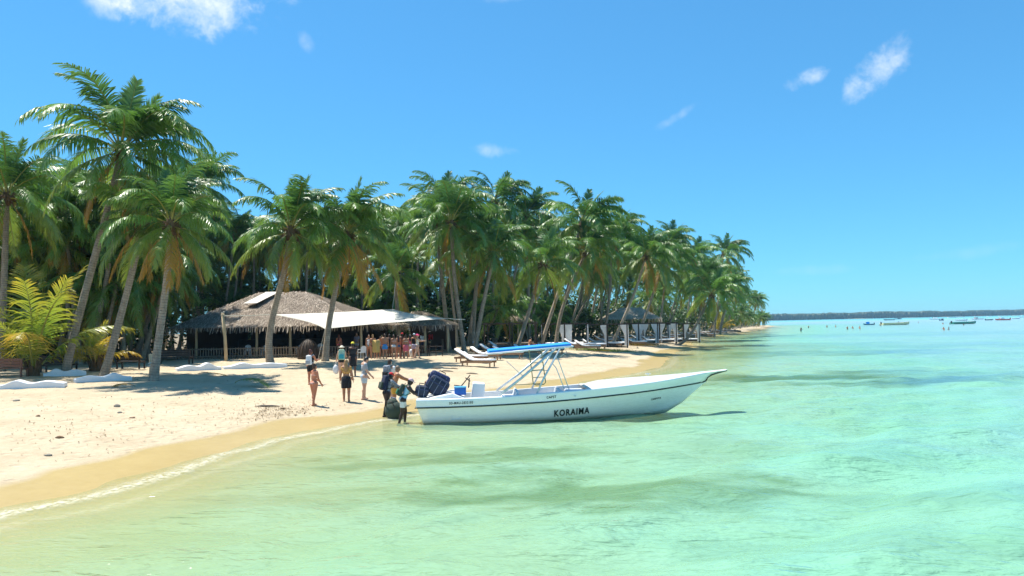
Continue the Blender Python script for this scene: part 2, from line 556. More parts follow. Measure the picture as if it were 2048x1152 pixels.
# sand: dry coral sand, darker and smoother where the swash has wetted it
def sand_material():
    m, nt = new_mat('coral_sand'); t = NT(nt)
    wet = t.n('ShaderNodeAttribute'); wet.attribute_name = 'wet'
    lit = t.n('ShaderNodeAttribute'); lit.attribute_name = 'litter'
    far = t.n('ShaderNodeAttribute'); far.attribute_name = 'soil'
    pat = t.n('ShaderNodeAttribute'); pat.attribute_name = 'dark_patch'
    geo = t.n('ShaderNodeNewGeometry')
    P = geo.outputs['Position']
    n1 = t.noise(P, 0.55, 5, 0.6); n2 = t.noise(P, 5.0, 5, 0.65); n3 = t.noise(P, 38.0, 4, 0.7)
    f = t.math('ADD', t.math('MULTIPLY', n1, 0.45), t.math('ADD', t.math('MULTIPLY', n2, 0.35), t.math('MULTIPLY', n3, 0.2)))
    dry = t.ramp(f, [(0.32, (0.36, 0.275, 0.175)), (0.5, (0.465, 0.375, 0.25)), (0.68, (0.535, 0.445, 0.315))])
    wetc = t.ramp(f, [(0.3, (0.36, 0.26, 0.10)), (0.7, (0.46, 0.345, 0.15))])
    specks = t.mapr(t.noise(P, 9.0, 6, 0.75), 0.63, 0.70)
    col = t.mix(t.math('MULTIPLY', specks, t.math('MULTIPLY', lit.outputs['Fac'], 0.4)), dry, (0.24, 0.17, 0.09))
    wf = t.mapr(wet.outputs['Fac'], 0.2, 0.8, smooth=True)
    col = t.mix(wf, col, wetc)
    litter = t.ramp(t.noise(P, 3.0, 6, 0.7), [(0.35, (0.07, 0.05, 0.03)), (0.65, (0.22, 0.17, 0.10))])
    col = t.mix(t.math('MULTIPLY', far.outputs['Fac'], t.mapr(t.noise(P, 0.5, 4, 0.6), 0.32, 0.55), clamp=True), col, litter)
    col = t.mix(pat.outputs['Fac'], col, (0.10, 0.14, 0.06))
    p = t.n('ShaderNodeBsdfPrincipled')
    t.l(col, p.inputs['Base Color'])
    t.l(t.mapr(wf, 0, 1, 0.95, 0.38), p.inputs['Roughness'])
    p.inputs['Specular IOR Level'].default_value = 0.3
    # footprints and wind ripples
    v = t.n('ShaderNodeTexVoronoi'); t.l(P, v.inputs['Vector']); v.inputs['Scale'].default_value = 2.3
    foot = t.mapr(v.outputs['Distance'], 0.05, 0.4, 0, 1, True)
    h = t.math('ADD', t.math('MULTIPLY', foot, 0.75), t.math('ADD', t.math('MULTIPLY', n2, 0.7), t.math('MULTIPLY', n3, 0.16)))
    h = t.math('MULTIPLY', h, t.mapr(wf, 0, 1, 1.0, 0.05))
    t.l(t.bump(h, 0.7, 0.10), p.inputs['Normal'])
    t.out(p.outputs[0])
    return m
M['sand'] = sand_material()

gx = graded(-28, 16, 0.22, -3200, 4300, 1.045)
gy = graded(9, 58, 0.22, -400, 4600, 1.045)
GX, GY = np.meshgrid(gx, gy)
GD = signed_dist(GX, GY)
GZ = ground_z(GX, GY, GD)
wetw = 2.1 + (fbm(GX * 0.35, GY * 0.35, 3, 77) - 0.5) * 1.9 + np.clip((16 - GY) * 0.03, 0, .5)
wetA = np.clip(0.5 + (wetw - GD) * 1.2, 0, 1)
litA = np.clip(1 - np.abs(GD - 5.0 - (fbm(GX * .3, GY * .3, 2, 55) - .5) * 3) / 2.2, 0, 1)
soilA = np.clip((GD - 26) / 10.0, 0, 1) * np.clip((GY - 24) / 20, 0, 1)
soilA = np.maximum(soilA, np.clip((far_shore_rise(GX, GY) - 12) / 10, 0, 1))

# darker patches in the colour of the water and the sea floor, by place
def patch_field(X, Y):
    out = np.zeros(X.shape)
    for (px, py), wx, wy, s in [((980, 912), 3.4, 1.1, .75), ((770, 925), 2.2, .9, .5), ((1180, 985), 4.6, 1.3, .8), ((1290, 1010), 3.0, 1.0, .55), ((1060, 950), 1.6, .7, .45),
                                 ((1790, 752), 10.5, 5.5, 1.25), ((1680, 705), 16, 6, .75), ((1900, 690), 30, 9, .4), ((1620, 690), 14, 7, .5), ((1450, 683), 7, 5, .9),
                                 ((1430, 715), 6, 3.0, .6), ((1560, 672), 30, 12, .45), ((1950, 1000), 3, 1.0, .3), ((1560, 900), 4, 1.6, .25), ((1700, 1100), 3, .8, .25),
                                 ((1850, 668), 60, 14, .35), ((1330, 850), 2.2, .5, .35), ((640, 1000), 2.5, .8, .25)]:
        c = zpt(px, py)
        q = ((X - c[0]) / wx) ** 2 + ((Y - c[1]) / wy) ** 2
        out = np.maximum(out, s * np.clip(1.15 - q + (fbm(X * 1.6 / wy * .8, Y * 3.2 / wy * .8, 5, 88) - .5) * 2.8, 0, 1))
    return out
patchA = patch_field(GX, GY) * (GD < -1)
beach = grid_mesh('beach_ground', gx, gy, GZ, dict(wet=wetA, litter=litA, soil=soilA, dark_patch=patchA * 0.8), M['sand'])

# ------------------------------------------------------------------ sea
def water_material():
    m, nt = new_mat('lagoon_water'); t = NT(nt)
    dep = t.n('ShaderNodeAttribute'); dep.attribute_name = 'depth'
    fo = t.n('ShaderNodeAttribute'); fo.attribute_name = 'foam'
    pat = t.n('ShaderNodeAttribute'); pat.attribute_name = 'dark_patch'
    geo = t.n('ShaderNodeNewGeometry')
    P = geo.outputs['Position']
    D = dep.outputs['Fac']
    # colour of the light scattered back by the water body, by depth
    body = t.ramp(t.math('DIVIDE', D, 3.0), [(0.0, (0.46, 0.54, 0.28)), (0.06, (0.38, 0.56, 0.32)), (0.15, (0.28, 0.50, 0.30)), (0.23, (0.18, 0.42, 0.27)),
                                             (0.30, (0.20, 0.38, 0.365)), (0.40, (0.29, 0.41, 0.47)), (0.6, (0.18, 0.52, 0.55)), (0.9, (0.09, 0.42, 0.43))])
    nb = t.noise(t.vmul(P, (0.25, 0.55, 1)), 0.5, 4, 0.6)
    body = t.mix(t.mapr(nb, 0.35, 0.75, 0, 0.35), body, t.mix(0.5, body, (0.45, 0.75, 0.66)))
    body = t.mix(t.math('MULTIPLY', pat.outputs['Fac'], 0.85, clamp=True), body, t.ramp(t.math('DIVIDE', D, 3.0), [(0.18, (0.085, 0.19, 0.06)), (0.30, (0.10, 0.27, 0.38))]))
    scat = t.mapr(D, 0.0, 0.7, 0.25, 0.9)
    dif = t.n('ShaderNodeBsdfDiffuse'); t.l(body, dif.inputs['Color'])
    trn = t.n('ShaderNodeBsdfTransparent')
    t.l(t.ramp(D, [(0.0, (0.98, 0.98, 0.95)), (0.4, (0.72, 0.88, 0.66)), (1.0, (0.45, 0.80, 0.60))]), trn.inputs['Color'])
    mb = t.n('ShaderNodeMixShader'); t.l(scat, mb.inputs[0]); t.l(trn.outputs[0], mb.inputs[1]); t.l(dif.outputs[0], mb.inputs[2])
    # ripples
    Pw = t.vmul(P, (0.55, 1.25, 1.0))
    w1 = t.noise(Pw, 1.5, 3, 0.55, 0.6); w2 = t.noise(Pw, 4.5, 3, 0.55, 0.4); w3 = t.noise(P, 0.12, 3, 0.5)
    h = t.math('ADD', t.math('MULTIPLY', w1, 0.7), t.math('MULTIPLY', w2, 0.3))
    h = t.math('MULTIPLY', h, t.mapr(w3, 0.3, 0.7, 0.6, 1.25))
    bmp = t.bump(h, 1.0, 0.27)
    t.l(bmp, dif.inputs['Normal'])
    gl = t.n('ShaderNodeBsdfGlossy'); gl.inputs['Roughness'].default_value = 0.10
    gl.inputs['Color'].default_value = (1, 1, 1, 1)
    bmg = t.bump(h, 1.0, 0.15)
    t.l(bmg, gl.inputs['Normal'])
    fr = t.n('ShaderNodeFresnel'); fr.inputs['IOR'].default_value = 1.33; t.l(bmg, fr.inputs['Normal'])
    fac = t.math('MULTIPLY', fr.outputs[0], 0.62)
    mg = t.n('ShaderNodeMixShader'); t.l(fac, mg.inputs[0]); t.l(mb.outputs[0], mg.inputs[1]); t.l(gl.outputs[0], mg.inputs[2])
    # foam of the swash
    fn = t.noise(P, 7.0, 6, 0.7, 0.5)
    ff = t.math('MULTIPLY', fo.outputs['Fac'], t.mapr(fn, 0.40, 0.62), clamp=True)
    fd = t.n('ShaderNodeBsdfDiffuse'); fd.inputs['Color'].default_value = (0.70, 0.67, 0.56, 1)
    mf = t.n('ShaderNodeMixShader'); t.l(ff, mf.inputs[0]); t.l(mg.outputs[0], mf.inputs[1]); t.l(fd.outputs[0], mf.inputs[2])
    t.out(mf.outputs[0])
    return m
M['water'] = water_material()
sx = graded(-14, 16, 0.15, -900, 4300, 1.045)
sy = graded(7, 36, 0.13, -400, 4600, 1.045)
SX, SY = np.meshgrid(sx, sy)
SDD = signed_dist(SX, SY)
seaZ = ground_z(SX, SY, SDD)
depth = np.clip(-seaZ, 0, 10)
amp = np.clip(depth * 0.10, 0.0, 1.0)
wv = np.zeros(SX.shape)
for k in range(22):
    lam = 0.75 * 1.16 ** k if k < 14 else 1.0 + 0.35 * (k - 13)
    ang = rad(random.gauss(-62, 28))
    kx, ky = math.cos(ang) * 2 * PI / lam, math.sin(ang) * 2 * PI / lam
    fade = np.clip(1.5 - np.hypot(SX, SY - 15) / (lam * 45), 0, 1)
    wv += fade * np.sin(SX * kx + SY * ky + random.random() * 6.3 + 1.6 * fbm(SX * .25, SY * .25, 2, k)) * lam * 0.0075
wv *= np.clip(depth / 0.5, 0.12, 1.0)
foam = np.exp(-((-SDD - 0.35 + (fbm(SX * 0.8, SY * 0.8, 2, 61) - .5) * 0.5) / 0.24) ** 2)
foam = np.maximum(foam * .65, 0.15 * np.exp(-((-SDD - 1.15 + (fbm(SX * 0.5, SY * 0.5, 2, 63) - .5) * 1.2) / 0.25) ** 2)) * np.clip(1.3 - SY / 60.0, 0.35, 1)
seaP = patch_field(SX, SY)
sea = grid_mesh('sea_water', sx, sy, 0.015 + wv, dict(depth=depth, foam=foam, dark_patch=seaP), M['water'])

# ------------------------------------------------------------------ palms
def frond_geo(e0, e1, L, nl, leaf_len, hang, seed, curl=1.3, side_sweep=0.0, gap=0.0):
    """one feather leaf along +X: rachis and leaflets; returns verts, faces, along, material index"""
    rnd = random.Random(seed)
    S = 26
    pts = []; ang = []
    x = z = y = 0.0
    for i in range(S + 1):
        s = i / S
        a = rad(e0 + (e1 - e0) * s ** curl)
        pts.append(Vector((x, y, z))); ang.append(a)
        x += math.cos(a) * L / S; z += math.sin(a) * L / S
        y += side_sweep * s * L / S
    V, F, A, MI = [], [], [], []
    # rachis, three sided
    ring = []
    for i in range(0, S + 1, 2):
        s = i / S
        r = 0.035 * (1 - s) ** 0.8 + 0.006
        a = ang[i]
        up = Vector((-math.sin(a), 0, math.cos(a)))
        b = len(V)
        V += [pts[i] + Vector((0, r * 1.3, 0)), pts[i] + Vector((0, -r * 1.3, 0)), pts[i] - up * r]
        A += [s * .4] * 3
        ring.append(b)
    for a_, b_ in zip(ring, ring[1:]):
        for j in range(3):
            F.append((a_ + j, a_ + (j + 1) % 3, b_ + (j + 1) % 3, b_ + j)); MI.append(1)
    tears = [(rnd.uniform(.2, 1), rnd.uniform(.02, .05), rnd.choice((-1, 1))) for _ in range(rnd.randint(1, 4))]
    for side in (-1, 1):
        for k in range(nl):
            s = 0.14 + 0.86 * (k + 0.5 + rnd.uniform(-.3, .3)) / nl
            if rnd.random() < gap: continue
            bent = 1.0
            for tc_, tw_, ts_ in tears:
                if ts_ == side and abs(s - tc_) < tw_: bent = 2.6
            s = min(s, 0.995)
            fi = s * S; i = min(int(fi), S - 1); fr = fi - i
            p = pts[i].lerp(pts[i + 1], fr); a = ang[i]
            tang = Vector((math.cos(a), 0, math.sin(a))); up = Vector((-math.sin(a), 0, math.cos(a)))
            prof = min(1.0, (s - 0.08) / 0.22) * (1.0 - 0.62 * max(0, (s - 0.45) / 0.55) ** 1.6)
            l = leaf_len * prof * rnd.uniform(0.85, 1.1)
            fw = 0.45 + 0.75 * s + rnd.uniform(-.12, .12)          # leans to the tip
            d = (Vector((0, side, 0)) + tang * fw + up * rnd.uniform(0.05, 0.30)).normalized()
            wv_ = tang * 0.85 - up * 0.15 * side * 0
            w0 = 0.030 + 0.012 * rnd.random()
            q = p.copy(); b = len(V); N = 3
            g = hang * rnd.uniform(0.6, 1.4) * bent
            seg = l / N
            tw = rnd.uniform(-.5, .5)
            for j in range(N + 1):
                u = j / N
                w = w0 * (1.0 - 0.25 * u) if j < N else 0.004
                wid = (tang * math.cos(tw * u) + up * math.sin(tw * u)).normalized()
                V += [q + wid * w, q - wid * w]
                A += [min(1, s * .55 + u * .45)] * 2
                d = (d + Vector((0, 0, -1)) * g * (0.55 + .5 * u)).normalized()
                q = q + d * seg
            for j in range(N):
                F.append((b + 2 * j, b + 2 * j + 1, b + 2 * j + 3, b + 2 * j + 2)); MI.append(0)
    return V, F, A, MI

def frond_mesh(name, mats, geo):
    V, F, A, MI = geo
    me = bpy.data.meshes.new(name)
    me.from_pydata(V, [], F)
    for m_ in mats: me.materials.append(m_)
    me.polygons.foreach_set('material_index', MI)
    at = me.attributes.new('along', 'FLOAT', 'POINT'); at.data.foreach_set('value', A)
    me.update()
    return me

# kinds of leaf by age: spear, upright, arching, spreading, hanging, dry
FK = {
    'spear':  dict(e0=84, e1=70, L=.72, hang=.10, leaf=.20, mats=('leaf_fresh', 'rachis'), curl=1.4),
    'up':     dict(e0=74, e1=-12, L=1.0, hang=.34, leaf=.26, mats=('leaf_fresh', 'rachis'), curl=1.5),
    'arch':   dict(e0=54, e1=-52, L=1.06, hang=.50, leaf=.285, mats=('leaf', 'rachis'), curl=1.35),
    'spread': dict(e0=24, e1=-72, L=1.06, hang=.60, leaf=.285, mats=('leaf', 'rachis'), curl=1.25),
    'hang':   dict(e0=-14, e1=-84, L=1.02, hang=.66, leaf=.27, mats=('leaf_old', 'rachis'), curl=1.0),
    'dry':    dict(e0=-46, e1=-88, L=.86, hang=.80, leaf=.22, mats=('leaf_dead', 'rachis_dry'), curl=.8),
}
FM = {}
UNIT = 4.0                    # frond length of the shared meshes, metres
for kind, k in FK.items():
    FM[kind] = []
    for s in range(3):
        g = frond_geo(k['e0'] + (s - 1) * 6, k['e1'] + (s - 1) * 10, UNIT * k['L'], 58, UNIT * k['leaf'] * .93, k['hang'] * (0.8 + .25 * s), 100 + s * 7 + len(kind),
                      k['curl'], side_sweep=(-.12, .0, .14)[s], gap=.04 if kind != 'dry' else .3)
        FM[kind].append(frond_mesh('frond_' + kind, [M[x] for x in k['mats']], g))

def crown_plan(n, rnd, wind, droop, dry):
    """(kind, azimuth, tilt, roll, scale) for each leaf; wind sweeps the leaves to +X"""
    plan = []
    for i in range(n):
        u = i / (n - 1)                       # 0 youngest .. 1 oldest
        az = i * 2.39996 + rnd.uniform(-.25, .25)
        if u < .05: kind = 'spear'
        elif u < .24: kind = 'up'
        elif u < .50: kind = 'arch'
        elif u < .76 - .1 * droop: kind = 'spread'
        elif u < 1.0 - dry: kind = 'hang'
        else: kind = 'dry'
        k = wind * (1.0 - .75 * u)
        az2 = az - k * math.sin(az)            # towards azimuth 0 = +X
        tilt = rnd.uniform(-7, 7) + 22 * k * math.cos(az2) * (1 if kind in ('up', 'spear') else .5)
        plan.append((kind, az2, rad(tilt), rad(rnd.uniform(-14, 14)) + k * .5 * math.sin(az2), rnd.uniform(.88, 1.1) * (.92 if kind == 'up' and i < 3 else 1)))
    return plan

# ringed trunk
def trunk_material():
    m, nt = new_mat('palm_trunk_bark'); t = NT(nt)
    at = t.n('ShaderNodeAttribute'); at.attribute_name = 'height'
    tc = t.n('ShaderNodeTexCoord'); oi = t.n('ShaderNodeObjectInfo')
    P = tc.outputs['Object']
    n1 = t.noise(P, 3.5, 5, 0.65); n2 = t.noise(t.vmul(P, (1, 1, .3)), 16, 4, 0.6)
    hh = t.math('ADD', t.math('MULTIPLY', at.outputs['Fac'], 7.5), t.math('MULTIPLY', n1, 1.1))
    ring = t.math('FRACT', hh)
    rr = t.mapr(ring, 0.0, 0.22, 0.0, 1.0, True)
    base = t.ramp(t.math('ADD', t.math('MULTIPLY', n1, .6), t.math('MULTIPLY', n2, .4)), [(0.3, (0.19, 0.145, 0.10)), (0.55, (0.37, 0.295, 0.21)), (0.75, (0.50, 0.425, 0.32))])
    col = t.mix(t.mapr(rr, 0, 1, .65, 0), base, (0.085, 0.06, 0.042))
    h = t.n('ShaderNodeHueSaturation'); t.l(col, h.inputs['Color']); t.l(t.mapr(oi.outputs['Random'], 0, 1, .75, 1.15), h.inputs['Value'])
    h.inputs['Saturation'].default_value = .92
    p = t.n('ShaderNodeBsdfPrincipled'); t.l(h.outputs[0], p.inputs['Base Color']); p.inputs['Roughness'].default_value = .85
    p.inputs['Specular IOR Level'].default_value = .25
    t.l(t.bump(t.math('ADD', rr, t.math('MULTIPLY', n2, .6)), .8, .03), p.inputs['Normal'])
    t.out(p.outputs[0])
    return m
M['trunk'] = trunk_material()

def bez(P, u):
    n = len(P) - 1
    return sum((P[i] * (math.comb(n, i) * u ** i * (1 - u) ** (n - i)) for i in range(n + 1)), Vector((0, 0, 0)))

def trunk_mesh(name, ctrl, r, seg=26, n=10, flare=1.6, seed=0):
    """tapered ringed trunk through a Bezier of control points"""
    rnd = random.Random(seed)
    mb = MB()
    pts = [bez(ctrl, i / seg) for i in range(seg + 1)]
    L = sum((b - a).length for a, b in zip(pts, pts[1:]))
    rs, hs = [], []
    h = 0
    for i, p in enumerate(pts):
        if i: h += (p - pts[i - 1]).length
        u = h / L
        rr = r * (1.0 - .32 * u) * (1 + (flare - 1) * math.exp(-h / .45)) * (1 + rnd.uniform(-.03, .03))
        rs.append(rr); hs.append(h)
    mb.tube(pts, rs, n)
    me = mb.mesh(name, M['trunk'], True)
    at = me.attributes.new('height', 'FLOAT', 'POINT')
    at.data.foreach_set('value', [hs[i // n] for i in range(len(me.vertices))])
    return me

_b = MB(); _b.ell((0, 0, 0), (1, 1, 1), nu=12, nv=8)
COCO = _b.mesh('coconut', M['coconut'], True)
def fibre_mesh():
    mb = MB(); rnd = random.Random(3)
    mb.ell((0, 0, -.12), (.26, .26, .5), nu=10, nv=8)
    for i in range(46):
        a = rnd.uniform(0, 6.3); e = rnd.uniform(-1.2, .5)
        d = Vector((math.cos(a), math.sin(a), e)).normalized()
        p = d * .2; q = p + d * rnd.uniform(.2, .45) + Vector((0, 0, -rnd.uniform(.05, .45)))
        mb.tube([p, (p + q) / 2 + Vector((0, 0, .06)), q], [.05, .035, .012], 4)
    return mb.mesh('leaf_base', M['fiber'])
FIBRE = fibre_mesh()

PALM_N = 0
def palm(label, crown, base_px=None, Y=50, R=4.2, mids=(), n=24, wind=.35, droop=.4, dry=.06, r=.2, dY=0.0, base=None, group=None, coco=True, seed=None, lean=None):
    """a coconut palm with every leaf a part of its own"""
    global PALM_N
    PALM_N += 1
    seed = PALM_N if seed is None else seed
    rnd = random.Random(seed * 13 + 5)
    n = int(n * 1.25); R = R * 1.07
    b = ground_at(base_px, Y) if base is None else base
    c = at_y(crown[0], crown[1], Y + dY)
    root = empty('coconut_palm', b, 0, label, 'palm tree', group)
    ctrl = [Vector((0, 0, -.3))]
    for (mx, my), yy in [(m_, Y + dY * (i + 1) / (len(mids) + 1)) for i, m_ in enumerate(mids)]:
        ctrl.append(at_y(mx, my, yy) - b)
    top = c - b
    if not mids:
        ctrl += [Vector((top.x * .25, top.y * .25, top.z * .35)), Vector((top.x * .75, top.y * .75, top.z * .62))]
    ctrl.append(top)
    inst('trunk', trunk_mesh('palm_trunk', ctrl, r, seed=seed), root)
    inst('leaf_base', FIBRE, root, top, (0, 0, rnd.uniform(0, 6)), r / .2 * rnd.uniform(.9, 1.15))
    for kind, az, tilt, roll, sc in crown_plan(n, rnd, wind, droop, dry):
        me = FM[kind][rnd.randrange(3)]
        off = Vector((math.cos(az), math.sin(az), 0)) * .12 + Vector((0, 0, {'spear': .3, 'up': .25, 'arch': .15, 'spread': .02, 'hang': -.12, 'dry': -.28}[kind]))
        inst('frond', me, root, top + off, (roll, tilt, az), sc * R / UNIT)
    if coco:
        for i in range(rnd.randint(4, 8)):
            a = rnd.uniform(0, 6.3)
            inst('coconut', COCO, root, top + Vector((math.cos(a) * .36, math.sin(a) * .36, rnd.uniform(-.55, -.2))), (0, 0, a), (.12, .12, .15))
    return root

# --- the palms one can tell apart, left to right
palm('tall leaning palm with dark crown at the left edge of the beach', (14, 392), 2, 43, 4.1, n=24, wind=.2)
palm('tallest coconut palm, its slender trunk leaning right above the young yellow palm', (242, 303), 128, 39, 4.7, mids=((150, 640), (212, 450)), n=34, wind=.5, droop=.2, r=.21, dry=.1)
palm('palm with drooping full crown beside the thatched restaurant, trunk curving to a wrapped stump', (342, 448), 306, 35.5, 3.2, mids=((318, 660), (338, 560)), n=28, wind=.1, droop=.9, r=.2, dry=.14)
palm('palm with ringed pale trunk leaning right behind the white wavy loungers', (285, 448), 204, 38, 3.2, mids=((240, 640), (270, 530)), n=22, wind=.1, droop=.8, r=.2)
palm('bushy palm crown behind the tallest palm on the left', (128, 425), 160, 50, 4.3, n=24)
palm('palm with pale bright crown right of the tallest palm', (400, 372), 395, 79, 4.8, n=24, wind=.4)
palm('palm with bowed trunk standing in front of the thatched roof', (582, 462), 543, 48.3, 4.3, mids=((522, 655), (568, 590)), n=26, wind=.35, droop=.4, r=.24)
palm('palm with long orange hanging fronds in front of the shade sail', (697, 470), 650, 51, 4.4, mids=((655, 620), (678, 560)), n=32, wind=.3, droop=1.2, dry=.22, r=.22)
palm('short palm behind the peak of the white shade sail', (790, 545), 800, 63, 3.9, n=20, wind=.2, droop=.6)
palm('palm with pale drooping fronds holding the right rope of the sail', (903, 445), 930, 62, 4.6, mids=((920, 640), (905, 560)), n=26, wind=.25, droop=.9)
palm('straight palm right behind the sail rope palm', (872, 440), 898, 67, 4.0, n=22)
palm('palm with yellow horizontal fronds, front of the pair beside the dark daybed', (987, 512), 948, 63, 4.0, mids=((958, 640), (975, 570)), n=22, wind=.3, droop=.3)
palm('upright palm, rear of the pair beside the dark daybed', (958, 470), 944, 66, 4.0, n=22, wind=.4)
palm('palm leaning right over the dark cabana frame behind the boat canopy', (1085, 528), 1030, 66, 4.0, mids=((1052, 640), (1074, 575)), n=22, wind=.5, droop=.3)
palm('tall windswept palm rising highest above the middle of the grove', (1164, 445), 1080, 76, 4.8, mids=((1098, 630), (1135, 540)), n=24, wind=1.0, droop=.2)
palm('palm with orange heart and curved trunk right of the tall windswept palm', (1172, 505), 1112, 74, 4.3, mids=((1112, 630), (1140, 570)), n=24, wind=.5, droop=.6)
palm('palm with wind-combed round crown on the skyline left of centre', (990, 400), 985, 88, 4.8, n=24, wind=.9)
palm('dark palm on the skyline behind the sail rope palm', (885, 405), 880, 90, 4.8, n=24, wind=.7)
palm('palm with bent-over crown on the skyline between two taller palms', (1052, 430), 1060, 88, 4.6, n=24, wind=.9)
palm('palm with broad pale crown above the grey hut roof', (1222, 475), 1205, 92, 4.9, mids=((1218, 620), (1225, 550)), n=26, wind=.8)
palm('leaning palm with pale trunk crossing in front of the grey hut roof', (1291, 512), 1222, 88, 4.6, mids=((1250, 630), (1280, 570)), n=24, wind=.8, droop=.5)
palm('leaning palm right of the grey hut, dark foot and sweeping crown', (1322, 528), 1270, 96, 4.6, mids=((1290, 630), (1312, 580)), n=24, wind=.9)
palm('tall palm behind the grey hut with crown combed to the right', (1338, 488), 1318, 118, 4.8, n=24, wind=.9)
palm('dark palm with hanging skirt of fronds near the far waterline', (1408, 560), 1392, 120, 5.2, n=30, wind=.4, droop=1.4, dry=.1)
palm('palm with wide crown behind the dark hanging palm', (1386, 515), 1372, 138, 5.0, n=24, wind=.9)
palm('tall lone palm at the right end of the grove, fronds blown right', (1447, 506), 1428, 150, 5.4, n=24, wind=1.0)
palm('palm with low crown below the lone palm at the end of the grove', (1462, 572), 1440, 165, 4.8, n=22, wind=.8)
palm('small palm last but one before the open bay', (1488, 598), 1480, 235, 4.8, n=20, wind=.8, coco=False)
palm('last small palm at the tip of the beach', (1511, 602), 1507, 290, 5.0, n=20, wind=.8, coco=False)
palm('palm growing almost flat from a dark bent base near the far loungers', (1424, 590), 1338, 96, 4.2, mids=((1385, 692), (1392, 640)), n=22, wind=.7)

# young trunkless palm on the left and small yellow ones further along
def young_palm(label, px, py, R, n, cat='young palm', stump=True, group=None, seed=1, yellow=.5):
    b = on_ground(px, py)
    rnd = random.Random(seed)
    root = empty('young_palm', b, 0, label, cat, group)
    mb = MB()
    mb.tube([(0, 0, -.2), (0, 0, .25), (0, 0, .6), (0, 0, .85)], [.34, .3, .2, .06], 10)
    for i in range(14):
        a = i * 2.4; e = .2 + .03 * i
        mb.tube([(math.cos(a) * .2, math.sin(a) * .2, .1), (math.cos(a) * .3, math.sin(a) * .3, .45), (math.cos(a) * .42, math.sin(a) * .42, .8 + e * .3)], [.09, .07, .03], 5)
    mb.build('leaf_base', M['fiber'], root)
    for i in range(n):
        u = i / (n - 1)
        az = i * 2.39996 + rnd.uniform(-.2, .2)
        e0 = 84 - 46 * u; e1 = 60 - 120 * u
        mats = [M['leaf_young'] if u < yellow else M['leaf_young_old'], M['rachis']]
        if i < YN: me = YM[i % len(YM)]
        key = (round(u * 4), u < yellow)
        if key not in YC:
            YC[key] = frond_mesh('young_frond', mats, frond_geo(e0, e1, UNIT, 38, UNIT * .25, .22 + .35 * u, 300 + i, 1.6, 0, .05))
        inst('frond', YC[key], root, (math.cos(az) * .1, math.sin(az) * .1, .3), (rad(rnd.uniform(-12, 12)), rad(rnd.uniform(-6, 6)), az), R / UNIT * rnd.uniform(.85, 1.1))
    return root
YC = {}; YN = -1; YM = []
young_palm('young yellow-green palm with fronds rising from the sand at the left', 66, 752, 5.6, 13, seed=4, yellow=.75)
young_palm('low palm with yellowing fronds at the foot of the leaning trunks', 190, 742, 2.4, 10, seed=9, yellow=.3)
young_palm('low yellow palm beside the far waterline under the dark hanging palm', 1440, 664, 5.2, 13, seed=12, yellow=.35)
young_palm('small bright green palm behind the white cabana curtains on the right', 1375, 664, 5.0, 11, seed=15, yellow=.8)
young_palm('bright green young palm behind the dark daybed', 1000, 684, 3.6, 11, seed=18, yellow=.9)

# --- the grove behind: palms with crowns of one mesh, sharing four crowns and three trunks
def crown_mesh(seed, n, wind, droop):
    rnd = random.Random(seed)
    V, F, A, MI = [], [], [], []
    idx = {'leaf_fresh': 0, 'leaf': 1, 'leaf_old': 2, 'leaf_dead': 3, 'rachis': 4, 'rachis_dry': 4}
    for kind, az, tilt, roll, sc in crown_plan(n, rnd, wind, droop, .04):
        k = FK[kind]
        g = frond_geo(k['e0'] + rnd.uniform(-8, 8), k['e1'] + rnd.uniform(-12, 12), UNIT * k['L'] * sc, 40, UNIT * k['leaf'] * .95, k['hang'], rnd.randrange(9999), k['curl'], rnd.uniform(-.1, .1), .04)
        R_ = Euler((roll, tilt, az)).to_matrix()
        o = len(V)
        V += [R_ @ p for p in g[0]]; A += g[2]
        F += [tuple(i + o for i in f) for f in g[1]]
        MI += [idx[k['mats'][0]] if q == 0 else 4 for q in g[3]]
    return frond_mesh('palm_crown', [M['leaf_fresh'], M['leaf'], M['leaf_old'], M['leaf_dead'], M['rachis']], (V, F, A, MI))
CROWNS = [crown_mesh(21, 28, .4, .4), crown_mesh(22, 28, .8, .5), crown_mesh(23, 30, .6, .9), crown_mesh(24, 26, 1.0, .2), crown_mesh(25, 28, .3, .7), crown_mesh(26, 24, .9, .6), crown_mesh(27, 30, .5, .3), crown_mesh(28, 26, .2, 1.0)]
TR = []
for i, (lx, ly) in enumerate(((.02, 0), (.12, .04), (.2, -.05), (-.08, .03), (.33, .05), (.42, -.04), (.27, .0))):
    H0 = 10.0
    TR.append((trunk_mesh('palm_trunk', [Vector((0, 0, -.3)), Vector((lx * 3, ly * 2, 3)), Vector((lx * 8.5, ly * 6, 6)), Vector((lx * H0, ly * H0, H0))], .17, 14, 8, seed=50 + i), lx, ly))
DF = ([-500, 0, 200, 420, 520, 700, 900, 1000, 1100, 1200, 1300, 1400, 1450, 1500, 1522], [40, 47, 48, 56, 66, 68, 72, 78, 86, 98, 116, 150, 185, 270, 315])
SKY = ([-500, 0, 60, 120, 300, 380, 430, 480, 540, 650, 740, 800, 850, 960, 1050, 1130, 1200, 1260, 1330, 1390, 1440, 1480, 1500, 1525],
       [330, 330, 320, 300, 310, 330, 390, 430, 400, 400, 400, 395, 375, 385, 400, 410, 425, 445, 455, 480, 510, 545, 590, 622])
rnd = random.Random(99)
N_FILL = 275
